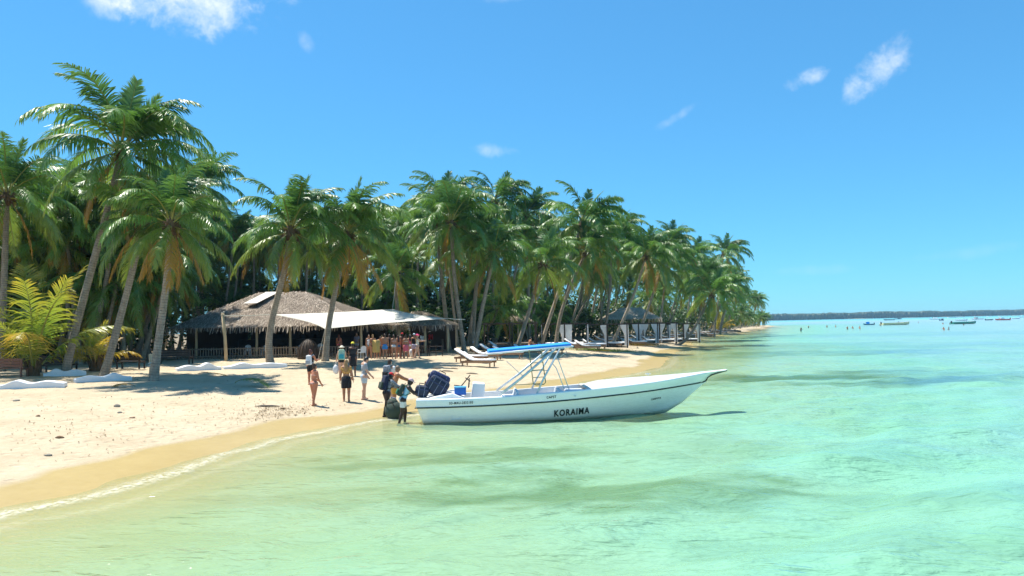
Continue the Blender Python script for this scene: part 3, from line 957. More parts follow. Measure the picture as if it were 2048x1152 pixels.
for i in range(N_FILL):
    if i < 22: px = rnd.uniform(-480, 0)
    else: px = 1518 * ((i - 22 + rnd.uniform(-.5, .5)) / (N_FILL - 22))
    u = rnd.random()
    Yb = float(np.interp(px, *DF)) * (1.02 + .55 * u)
    if px > 1400: Yb = float(np.interp(px, *DF)) * (1.0 + .12 * u)
    if 300 < px < 790: Yb = max(Yb, rnd.uniform(77, 100))
    elif 790 <= px < 925: Yb = max(Yb, rnd.uniform(74, 100))
    b = ground_at(px, Yb)
    if shore_d(b.x, b.y) < 4: continue
    R = rnd.uniform(3.5, 5.0)
    low = i % 3 == 0                       # every third is an understorey palm
    ysky = float(np.interp(px, *SKY)) + ((rnd.random() ** 1.3) * (95 if px < 1300 else 55) if not low else (120 + rnd.random() * 80) * (1 if px < 1100 else .55))
    ytop = at_y(px, ysky, Yb).z
    H = ytop - R * .80 - b.z
    H = max(3.5, min(17.5, H))
    me, lx, ly = TR[rnd.randrange(4) if px < 850 or rnd.random() < .4 else rnd.randrange(4, 7)]
    for lim, where in ((0, 'beyond the left edge of the beach'), (330, 'behind the tallest palm on the left'), (620, 'behind the thatched restaurant roof'), (900, 'behind the white shade sail'),
                       (1120, 'behind the dark curtainless cabana'), (1330, 'around the grey gazebo roof'), (1460, 'near the far end of the grove'), (9999, 'at the distant tip of the beach')):
        if px < lim: break
    root = empty('coconut_palm', b, 0, ('low palm of the understorey ' if low else 'tall palm crowded into the grove ') + where, 'palm tree', ('understorey palms ' if low else 'grove palms ') + where)
    s = H / 10.0
    inst('trunk', me, root, (0, 0, 0), (0, 0, 0), (1, 1, s))
    inst('crown', CROWNS[rnd.randrange(8)], root, (lx * 10, ly * 10, H), (0, 0, rnd.uniform(-.9, .9)), R / UNIT)

# --- undergrowth: a thicket nobody could count
def thicket():
    r = np.random.default_rng(5)
    N = 120000
    px = np.where(r.random(N) < .08, r.uniform(-480, 0, N), r.uniform(0, 1516, N))
    front = np.interp(px, *DF)
    u = r.random(N)
    Yv = front * (1.10 + .38 * u)
    X = (px - 1024) / FPX * Yv
    hmax = 1.5 + 8.5 * fbm(X * .2, Yv * .2, 3, 7) * (0.45 + .8 * u)
    hmax *= np.where(px > 1380, .9, 1)
    # no bushes inside the restaurant
    d = signed_dist(X, Yv)
    g = ground_z(X, Yv, d)
    z = g + hmax * np.sqrt(r.random(N)) * 1.05
    keep = (d > 7) & ~((X > -33) & (X < -5) & (Yv < 79) & (Yv > 45))
    X, Yv, z = X[keep], Yv[keep], z[keep]
    n = len(X)
    s = r.uniform(.14, .36, n) * (0.7 + Yv / 140)
    a = r.uniform(0, 2 * PI, n); e = r.uniform(-.9, .5, n); t = r.uniform(-.8, .8, n)
    dx, dy, dz = np.cos(a) * np.cos(e), np.sin(a) * np.cos(e), np.sin(e)
    wx, wy, wz = -np.sin(a) * np.cos(t), np.cos(a) * np.cos(t), np.sin(t)
    P = np.stack([X, Yv, z], -1); Dv = np.stack([dx, dy, dz], -1); W = np.stack([wx, wy, wz], -1)
    S = s[:, None]
    v = np.stack([P, P + Dv * S * .6 + W * S * .42, P + Dv * S * 1.35, P + Dv * S * .6 - W * S * .42], 1).reshape(-1, 3)
    me = bpy.data.meshes.new('undergrowth')
    me.vertices.add(n * 4); me.vertices.foreach_set('co', v.astype(np.float32).ravel())
    me.loops.add(n * 4); me.loops.foreach_set('vertex_index', np.arange(n * 4, dtype=np.int32))
    me.polygons.add(n); me.polygons.foreach_set('loop_start', np.arange(n, dtype=np.int32) * 4)
    me.polygons.foreach_set('loop_total', np.full(n, 4, dtype=np.int32))
    me.update()
    me.materials.append(M['shrub'])
    o = link(bpy.data.objects.new('undergrowth', me))
    o['kind'] = 'stuff'; tag(o, 'dark leafy undergrowth filling the ground between the palm trunks', 'undergrowth')
    return o
thicket()

# --- the wooded coast across the bay
def far_wood():
    r = np.random.default_rng(8)
    N = 9000
    X = r.uniform(-600, 3600, N)
    Yv = 1500 + 0.42 * np.maximum(X, 0) + 40 * np.sin(X / 190.0) + 18 + 60 * r.random(N) ** 1.5
    H = 9.5 + 6.5 * fbm(X * .02, Yv * .02, 3, 5) + r.uniform(0, 2.2, N)
    mb_v, mb_f = [], []
    base = []
    for i in range(6):
        for j in range(3):
            pass
    # one low-poly clump, copied into a single mesh
    cv, cf = [], []
    nu, nv = 7, 4
    for i in range(nv + 1):
        ph = -PI / 2 + PI * i / nv
        for j in range(nu):
            th = 2 * PI * j / nu
            cv.append((math.cos(ph) * math.cos(th), math.cos(ph) * math.sin(th), math.sin(ph)))
    for i in range(nv):
        for j in range(nu):
            j2 = (j + 1) % nu
            cf.append((i * nu + j, i * nu + j2, (i + 1) * nu + j2, (i + 1) * nu + j))
    cv = np.array(cv); cf = np.array(cf)
    w = r.uniform(3.0, 6.5, N)
    V = cv[None] * np.stack([w, w, H * .5], -1)[:, None, :] * r.uniform(.75, 1.25, (N, len(cv), 1)) + np.stack([X, Yv, .8 + H * .5], -1)[:, None, :]
    F = (cf[None] + (np.arange(N) * len(cv))[:, None, None]).reshape(-1, 4)
    me = bpy.data.meshes.new('far_wood')
    me.vertices.add(N * len(cv)); me.vertices.foreach_set('co', V.astype(np.float32).ravel())
    me.loops.add(len(F) * 4); me.loops.foreach_set('vertex_index', F.astype(np.int32).ravel())
    me.polygons.add(len(F)); me.polygons.foreach_set('loop_start', np.arange(len(F), dtype=np.int32) * 4)
    me.polygons.foreach_set('loop_total', np.full(len(F), 4, dtype=np.int32))
    me.update()
    me.materials.append(M['shrub'])
    o = link(bpy.data.objects.new('far_wood', me))
    o['kind'] = 'stuff'; tag(o, 'low wooded coast running along the horizon across the bay', 'woodland')
far_wood()

# ------------------------------------------------------------------ the white motor boat
M['gel'] = pmat('white_gelcoat', (0.84, 0.85, 0.84), 0.22, 0.03, 1.2, coat=.3)
def hull_material():
    m, nt = new_mat('hull_gelcoat'); t = NT(nt)
    tc = t.n('ShaderNodeTexCoord'); sp = t.n('ShaderNodeSeparateXYZ'); t.l(tc.outputs['Object'], sp.inputs[0])
    n1 = t.noise(t.vmul(tc.outputs['Object'], (1.2, 1, .35)), 2.2, 5, .65); n2 = t.noise(t.vmul(tc.outputs['Object'], (.5, 1, 3)), 9, 5, .7)
    col = t.mix(t.mapr(n1, .4, .75, 0, .25), (0.84, 0.85, 0.84), (0.72, 0.73, 0.69))
    weed = t.math('MULTIPLY', t.mapr(t.math('ADD', sp.outputs['Z'], t.math('MULTIPLY', n1, .10)), .20, .06), .55, clamp=True)
    col = t.mix(weed, col, (0.52, 0.50, 0.36))
    scuff = t.mapr(n2, .66, .74, 0, .35)
    col = t.mix(scuff, col, (0.60, 0.60, 0.58))
    p = t.n('ShaderNodeBsdfPrincipled'); t.l(col, p.inputs['Base Color']); t.l(t.mapr(n2, .3, .7, .18, .38), p.inputs['Roughness'])
    p.inputs['Coat Weight'].default_value = .2
    t.out(p.outputs[0]); return m
M['hull'] = hull_material()
M['gel_in'] = pmat('white_gelcoat_inside', (0.76, 0.76, 0.75), 0.4, 0.05, 2.0)
M['black_rub'] = pmat('dark_green_rub_rail', (0.008, 0.022, 0.02), 0.4, 0.2, 5)
M['letter'] = pmat('black_lettering', (0.008, 0.014, 0.014), 0.45, 0.1, 5)
M['blue_canvas'] = pmat('bright_blue_canvas', (0.005, 0.27, 0.80), 0.6, 0.1, 3)
M['blue_box'] = pmat('blue_plastic', (0.005, 0.10, 0.42), 0.35, 0.15, 4)
M['steel'] = pmat('painted_tube', (0.62, 0.66, 0.66), 0.3, 0.12, 6, metal=.25)
M['brass'] = pmat('weathered_tube', (0.30, 0.28, 0.14), 0.4, 0.3, 10, metal=.3)
M['navy'] = pmat('navy_luggage_cloth', (0.006, 0.012, 0.038), 0.6, 0.3, 9, 0.004)
M['navy2'] = pmat('blue_grey_luggage_cloth', (0.02, 0.03, 0.10), 0.6, 0.3, 9, 0.004)
M['strap'] = pmat('pale_strap', (0.16, 0.19, 0.27), 0.7, 0.15, 9)
M['black'] = pmat('black_plastic', (0.012, 0.012, 0.013), 0.45, 0.2, 6)
M['rust'] = pmat('rusty_iron', (0.07, 0.045, 0.03), 0.7, 0.4, 12, 0.004)

BO = Vector((-3.30, 26.05, 0.0))
BYAW = math.atan2(0.62, 10.95)
boat = empty('motor_boat', BO, BYAW, 'long white open motor boat named KORAIMA with blue canopy, moored stern to the beach', 'boat')
BX = [-.05, 1, 2, 3, 4.3, 5.3, 6.4, 7.3, 8.1, 8.7, 9.3, 9.75, 10.05, 10.2]
def bi(x, ys): return float(np.interp(x, BX, ys))
BG = [1.02, 1.08, 1.12, 1.16, 1.18, 1.18, 1.13, 1.03, .88, .74, .56, .40, .28, .22]     # half beam at the sheer
BS = [1.00, 1.06, 1.10, 1.13, 1.14, 1.13, 1.06, .92, .74, .57, .36, .17, .04, .03]      # half beam at the rub rail
BC = [.86, .90, .92, .92, .90, .84, .70, .54, .36, .23, .11, .05, .015, .01]             # half beam at the chine
ZG = [.83, .835, .85, .88, .955, 1.01, 1.09, 1.15, 1.215, 1.28, 1.35, 1.405, 1.44, 1.455]
ZS = [.56, .565, .58, .61, .66, .72, .80, .86, .925, .98, 1.035, 1.075, 1.11, 1.16]
ZC = [.05, .05, .05, .055, .07, .10, .17, .25, .34, .44, .62, .82, 1.04, 1.13]
ZK = [-.22, -.24, -.25, -.25, -.24, -.22, -.18, -.12, -.04, .06, .40, .78, 1.03, 1.12]
xs_ = [-.05, .4, 1, 1.6, 2.2, 3, 3.6, 4.3, 4.8, 5.3, 5.8, 6.4, 6.8, 7.3, 7.7, 8.1, 8.4, 8.7, 9.0, 9.3, 9.55, 9.75, 9.9, 10.05, 10.2]
rings = []
for x in xs_:
    rk = .22 * max(0, 1 - (x + .05) / .4)
    row = []
    half = [(0, bi(x, ZK)), (bi(x, BC) * .55, bi(x, ZK) * .45 + bi(x, ZC) * .55 - .02), (bi(x, BC), bi(x, ZC))]
    for u in (.25, .5, .75, 1.0):
        b = bi(x, BC) + (bi(x, BS) - bi(x, BC)) * (u ** 0.85)
        half.append((b, bi(x, ZC) + (bi(x, ZS) - bi(x, ZC)) * u))
    pts = [(x + rk * (1 - min(1, max(0, z / .6))) , -y, z) for y, z in half[::-1]] + [(x + rk * (1 - min(1, max(0, z / .6))), y, z) for y, z in half[1:]]
    rings.append([Vector(p) for p in pts])
hb = MB().loft(rings, cap0=True)
hull = hb.build('hull', M['hull'], boat, True)
# upper strake: a separate moulding, lapped 15 mm over the hull
for nm, sgn in (('topside', -1), ('topside', 1)):
    rr = []
    for x in xs_:
        y0, z0, y1, z1 = bi(x, BS), bi(x, ZS), bi(x, BG), bi(x, ZG)
        ring = []
        for u in (-.04, 0, .5, .9, 1.0):
            ring.append(Vector((x - .02 * 0, sgn * (y0 + .016 + (y1 - y0) * u - (.01 if u == 1 else 0)), z0 + (z1 - z0) * u)))
        w = min(.17, y1 * .6)
        for u in (.3, 1.0):
            ring.append(Vector((x, sgn * (y1 - w * u), z1 + .02 * (1 - u) + .006)))
        rr.append(ring if sgn < 0 else ring[::-1])
    MB().loft(rr).build(nm, M['gel'], boat, True)
# transom top board
tb = MB(); tb.box((-.02, 0, .695), (.09, 2.03, .27)); tb.box((.1, 0, .84), (.30, 1.9, .04)); tb.build('transom', M['gel'], boat, bevel=.02)
# rub rail
for sgn in (-1, 1):
    pts = [Vector((x, sgn * (bi(x, BS) + .022), bi(x, ZS))) for x in xs_[:-1]]
    pts += [Vector((10.16, sgn * .08, 1.15)), Vector((10.22, sgn * .10, 1.27)), Vector((10.35, sgn * .125, 1.36)), Vector((10.6, sgn * .135, 1.43)), Vector((10.93, sgn * .07, 1.50))]
    MB().tube(pts, .026, 6).build('rub_rail', M['black_rub'], boat, True)
MB().tube([(-.09, -1.02, .56), (-.09, 1.02, .56)], .026, 6).build('rub_rail', M['black_rub'], boat, True)
# foredeck with crown and the pulpit beak
dr = []
for x in [5.75, 5.85, 6.1, 6.4, 6.8, 7.3, 8.1, 8.7, 9.3, 9.75, 10.05, 10.3, 10.6, 10.85, 10.93]:
    if x <= 10.05: hw, z0 = bi(x, BG) - .01, bi(x, ZG) + .012
    else:
        u = (x - 10.05) / .88
        hw, z0 = .28 - .12 * u - (.08 if x > 10.9 else 0), 1.452 + .075 * u
    cr = .15 * min(1, max(0, (x - 5.75) / .5)) * min(1, max(.12, (10.2 - x) / 2.5))
    dr.append([Vector((x, hw * y, z0 + cr * (1 - abs(y) ** 2.6))) for y in (-1, -.92, -.75, -.5, -.25, 0, .25, .5, .75, .92, 1)])
MB().loft(dr).build('foredeck', M['gel'], boat, True)
bk = []
for x, hw, zt, zb in ((9.95, .26, 1.445, 1.10), (10.08, .26, 1.452, 1.16), (10.2, .25, 1.464, 1.28), (10.4, .225, 1.48, 1.375), (10.65, .19, 1.50, 1.425), (10.86, .155, 1.519, 1.468), (10.95, .07, 1.522, 1.49)):
    bk.append([Vector((x, -hw, zt)), Vector((x, -hw * .5, zb)), Vector((x, hw * .5, zb)), Vector((x, hw, zt))])
MB().loft(bk, cap1=True).build('pulpit', M['gel'], boat, True)
# inside: liner, floor, seats
def hull_half(x, z):
    q = min(1, max(0, (z - bi(x, ZC)) / (bi(x, ZS) - bi(x, ZC))))
    return bi(x, BC) + (bi(x, BS) - bi(x, BC)) * q ** .85
inn = MB()
for sgn in (-1, 1):
    rr = [[Vector((x, sgn * (bi(x, BG) - .165), bi(x, ZG) + .004)), Vector((x, sgn * (min(bi(x, BG) - .20, hull_half(x, .34) - .07)), .34))] for x in (.25, 1, 2, 3, 4.3, 5.3, 6.2)]
    if sgn > 0: rr = [r_[::-1] for r_ in rr]
    inn.loft(rr)
inn.add([(6.15, -.72, .34), (6.15, .72, .34), (6.15, .92, 1.1), (6.15, -.92, 1.1)], [(0, 1, 2, 3)])
inn.build('cockpit_liner', M['gel_in'], boat)
MB().loft([[Vector((x, -hull_half(x, .34) + .06, .335)), Vector((x, hull_half(x, .34) - .06, .335))] for x in (.2, 1, 2, 3, 4.3, 5.3, 6.16)]).build('cockpit_floor', M['gel_in'], boat)
for x in (3.05, 4.55):
    s = empty('bench_seat', (x, 0, .34)); s.parent = boat
    MB().box((0, 0, .22), (.5, 1.8, .44)).build('seat_base', M['gel_in'], s, bevel=.03)
    MB().box((.28, 0, .42), (.09, 1.7, .5), Euler((0, rad(14), 0)).to_matrix()).build('seat_back', M['gel_in'], s, bevel=.03)
MB().box((5.55, 0, .62), (.75, 1.5, .62)).build('fore_locker', M['gel_in'], boat, bevel=.04)
cs = MB(); cs.box((2.02, .15, .80), (.52, .8, .95), Euler((0, rad(6), 0)).to_matrix(), .82); cs.build('console', M['gel_in'], boat, bevel=.04)
aft = MB(); aft.add([(.25, -.9, .84), (1.55, -.9, .84), (1.15, -.9, 1.0), (.25, .9, .84), (1.55, .9, .84), (1.15, .9, 1.0)], [(0, 1, 2), (5, 4, 3), (1, 4, 5, 2), (0, 2, 5, 3)]); aft.build('motor_well_cover', M['gel_in'], boat, bevel=.015)
wh = MB(); wh.tube([(1.72 + .02 * math.sin(a), -.28 + .17 * math.cos(a), 1.30 + .17 * math.sin(a)) for a in np.linspace(0, 2 * PI, 17)], .018, 6)
for a in (0, 2.1, 4.2): wh.tube([(1.74, -.28, 1.30), (1.72, -.28 + .16 * math.cos(a), 1.30 + .16 * math.sin(a))], .012, 5)
wh.build('steering_wheel', M['black'], boat)
# canopy and its tubes
def zc_(x): return 2.315 + (x - 2.4) * .066
cb = []
for x in (2.40, 2.44, 3.85, 5.22, 5.27):
    e = 0.03 if x in (2.40, 5.27) else 0
    z = zc_(x)
    cb.append([Vector((x, y, zz)) for y, zz in ((-.80 + e, z + .02), (-.80 + e, z + .10 - e), (-.72, z + .115 - e), (0, z + .135 - e), (.72, z + .115 - e), (.80 - e, z + .10 - e), (.80 - e, z + .02))])
MB().loft(cb, closed=True, cap0=True, cap1=True).build('canopy', M['blue_canvas'], boat)
ce = MB()
for y in (-.81, .81): ce.tube([(2.36, y, zc_(2.36)), (5.32, y, zc_(5.32))], .032, 8)
for x in (2.36, 3.85, 5.32): ce.tube([(x, -.81, zc_(x)), (x, .81, zc_(x))], .032, 8)
ce.build('canopy_frame', M['plastic_white'], boat, True)
for y in (-.82, .82):
    yb = 1.0 * (1 if y > 0 else -1)
    MB().tube([(2.72, yb, .90), (3.5, y * 1.12, 1.46), (4.72, y, 2.44)], .043, 8).build('canopy_leg', M['steel'], boat, True)
    MB().tube([(4.02, yb * 1.03, .95), (4.25, y * 1.15, 1.4), (4.86, y, 2.43)], .036, 8).build('canopy_leg', M['steel'], boat, True)
    if y > 0: continue
    MB().tube([(4.72, y, 2.18), (4.82, y, 2.0), (5.12, yb, 1.06)], .016, 6).build('canopy_brace', M['steel'], boat, True)
    MB().tube([(4.58, y, 1.95), (4.72, y, 1.78), (4.96, yb, 1.08)], .016, 6).build('canopy_brace', M['steel'], boat, True)
    MB().tube([(5.0, y, 2.46), (5.1, y, 2.33), (4.86, y, 2.15)], .016, 6).build('canopy_brace', M['steel'], boat, True)
    MB().tube([(3.02, y, 2.05), (3.58, y * 1.1, 1.52)], .012, 6).build('canopy_brace', M['steel'], boat, True)
    MB().tube([(3.2, y * 1.1, 1.24), (4.2, y * 1.1, 1.27)], .014, 6).build('canopy_brace', M['brass'], boat, True)
    MB().tube([(3.72, y, 1.70), (4.42, y, 1.70)], .012, 6).build('canopy_brace', M['steel'], boat, True)
lad = empty('boarding_ladder', (0, 0, 0)); lad.parent = boat
MB().tube([(3.80, -.84, 2.42), (3.82, -.84, 2.2), (3.92, -.84, 1.25), (4.02, -.84, 1.215), (4.28, -.84, 1.235), (4.345, -.84, 1.30), (4.24, -.84, 2.2), (4.22, -.84, 2.45)], .018, 7).build('ladder_rail', M['brass'], lad, True)
for z in (1.47, 1.72, 1.97):
    MB().tube([(3.92 - (z - 1.25) * .105, -.84, z), (4.34 - (z - 1.25) * .108, -.84, z + .02)], .013, 6).build('rung', M['brass'], lad, True)
# fittings
cl = MB(); cl.tube([(8.0, -.4, 1.42), (8.0, -.4, 1.47)], .02, 6); cl.tube([(7.9, -.4, 1.475), (8.1, -.4, 1.475)], .016, 6); cl.build('cleat', M['steel'], boat)
sk = MB(); sk.tube([(5.3, -1.185, .85), (5.3, -1.215, .852)], .03, 10); sk.build('skin_fitting', M['steel'], boat)
sq = MB()
for a, b in (((1.12, .28), (1.42, .28)), ((1.12, .14), (1.42, .14)), ((1.12, .14), (1.12, .28)), ((1.42, .14), (1.42, .28))):
    sq.tube([(a[0], -.975, a[1]), (b[0], -.975, b[1])], .012, 5)
sq.build('hull_patch_seam', M['gel_in'], boat)

def lettering(text, x0, z0, width, height, name, bold=0.0, slope=0.0):
    """raised letters laid on the near side, between x0 and x0+width"""
    cu = bpy.data.curves.new(name, 'FONT')
    cu.body = text; cu.size = 1.0; cu.offset = bold; cu.resolution_u = 3
    cu.space_character = 1.2
    tmp = bpy.data.objects.new('tmp', cu); link(tmp)
    bpy.context.view_layer.update()
    dg = bpy.context.evaluated_depsgraph_get()
    me = bpy.data.meshes.new_from_object(tmp.evaluated_get(dg))
    bpy.data.objects.remove(tmp)
    xs = [v.co.x for v in me.vertices]; ys = [v.co.y for v in me.vertices]
    a, b, c, d = min(xs), max(xs), min(ys), max(ys)
    for v in me.vertices:
        u = (v.co.x - a) / (b - a); w = (v.co.y - c) / (d - c)
        x = x0 + width * u; z = z0 + slope * u + height * w
        zs, zc, zg = bi(x, ZS), bi(x, ZC), bi(x, ZG)
        if z < zs:
            q = min(1, max(0, (z - zc) / (zs - zc))); y = bi(x, BC) + (bi(x, BS) - bi(x, BC)) * q ** .85
            y += .03
        else:
            q = (z - zs) / (zg - zs); y = bi(x, BS) + .016 + (bi(x, BG) - bi(x, BS)) * q + .014
        v.co = (x, -y, z)
    me.materials.clear(); me.materials.append(M['letter'])
    me.update()
    return inst(name, me, boat)
lettering('KORAIMA', 4.60, .13, 1.22, .235, 'name_lettering', .03, .075)
lettering('SD-MAU-2832185', 1.05, .655, .80, .085, 'registration_lettering', .02, .02)
lettering('CAPST', 4.33, .775, .33, .085, 'side_lettering', .02, .02)
lettering('SAMANA', 8.05, .56, .37, .075, 'port_lettering', .02, .04)

def BW(x, y, z):
    """boat coordinates to world"""
    c, s = math.cos(BYAW), math.sin(BYAW)
    return Vector((BO.x + x * c - y * s, BO.y + x * s + y * c, z))

# cargo
def suitcase(label, loc, rot, s, mat, n_ribs=4, group=None):
    root = empty('suitcase', loc, 0, label, 'suitcase', group)
    root.rotation_euler = rot
    MB().box((0, 0, s[2] / 2), s).build('shell', mat, root, bevel=.11)
    for i in range(n_ribs):
        x = -s[0] / 2 + s[0] * (i + .7) / (n_ribs + .4)
        MB().box((x, -s[1] / 2 - .006, s[2] / 2), (.018, .012, s[2] * .9)).build('piping', M['strap'], root)
    MB().box((0, -s[1] / 2 - .01, s[2] * .66), (s[0] * .98, .014, .035)).build('strap', M['navy2'], root)
    MB().tube([(-.12, 0, s[2]), (-.12, 0, s[2] + .06), (.12, 0, s[2] + .06), (.12, 0, s[2])], .015, 6).build('handle', M['black'], root)
    return root
suitcase('large navy suitcase with pale piping tilted on the boat stern', BW(.46, -.15, .93), (0, rad(32), BYAW), (.72, .5, .62), M['navy'], 3)
suitcase('blue suitcase wedged behind the navy one on the stern', BW(.42, .5, .90), (rad(-5), rad(26), BYAW), (.75, .42, .78), M['navy2'], 3)
suitcase('small dark suitcase lying low at the stern corner', BW(.06, -.35, .87), (rad(0), rad(10), BYAW), (.46, .4, .40), M['navy'], 2)
cx_ = empty('cool_box', BW(1.42, -.45, .92), BYAW, 'bright blue cool box on the aft deck of the boat', 'cool box')
MB().box((0, 0, .12), (.40, .36, .24)).build('tub', M['blue_box'], cx_, bevel=.02)
MB().box((0, 0, .262), (.42, .38, .045)).build('lid', pmat('pale_blue_lid', (.10, .38, .62), .4, .1), cx_, bevel=.012)
an = empty('boat_anchor', BW(1.55, -.2, 1.15), BYAW, 'rusty anchor propped on the blue cool box in the boat', 'anchor')
MB().tube([(-.10, 0, .04), (.22, 0, .42)], .022, 6).build('shank', M['rust'], an)
MB().tube([(.05, 0, .33), (.22, 0, .20)], .02, 6).build('stock', M['rust'], an)
MB().tube([(-.35, 0, .08), (-.2, .02, .06), (-.10, 0, .04), (.02, -.1, .0)], .02, 6).build('arm', M['rust'], an)

# ------------------------------------------------------------------ people
def skin(name, c): return pmat(name, c, 0.5, 0.12, 7, spec=.4)
SK = {'tan': skin('skin_tanned', (0.42, 0.20, 0.11)), 'pale': skin('skin_fair', (0.58, 0.34, 0.23)), 'red': skin('skin_sunburnt', (0.50, 0.19, 0.10)),
      'brown': skin('skin_brown', (0.16, 0.075, 0.045)), 'dark': skin('skin_dark', (0.045, 0.024, 0.017))}
HAIR = {'brown': pmat('hair_brown', (0.055, 0.026, 0.014), .5, .3, 20), 'black': pmat('hair_black', (0.010, 0.008, 0.008), .45, .3, 20),
        'blond': pmat('hair_blond', (0.36, 0.20, 0.075), .5, .3, 20), 'red': pmat('hair_auburn', (0.14, 0.035, 0.018), .5, .3, 20), 'grey': pmat('hair_light_brown', (0.22, 0.14, 0.08), .5, .3, 20)}
CL = {}
def cloth(name, c, var=.12, c2=None, scale=14):
    if name not in CL: CL[name] = pmat('cloth_' + name, c, .85, var, scale, .003, base2=c2)
    return CL[name]
cloth('black', (.012, .012, .014)); cloth('white', (.72, .72, .72)); cloth('grey', (.36, .38, .40)); cloth('ice', (.50, .60, .66)); cloth('pale_blue', (.30, .55, .70))
cloth('leopard', (.20, .10, .03), .9, (.50, .28, .08), 26); cloth('orange_print', (.16, .07, .05), .9, (.5, .3, .25), 30); cloth('yellow', (.62, .36, .05)); cloth('red', (.55, .02, .02))
cloth('blue', (.05, .25, .60)); cloth('denim', (.06, .12, .22)); cloth('pink', (.62, .12, .16)); cloth('hotpink', (.80, .08, .20)); cloth('khaki', (.42, .32, .18))
cloth('navy', (.015, .02, .05)); cloth('lilac', (.45, .42, .58)); cloth('lemon', (.75, .66, .05)); cloth('cream', (.70, .64, .50)); cloth('teal', (.03, .30, .36)); cloth('green', (.02, .13, .07))
cloth('floral', (.55, .50, .08), .5, (.25, .5, .5), 18); cloth('check', (.012, .012, .015), .9, (.25, .27, .3), 30); cloth('olive', (.035, .055, .04)); cloth('towel', (.62, .40, .12))
cloth('rosy', (.62, .40, .42))

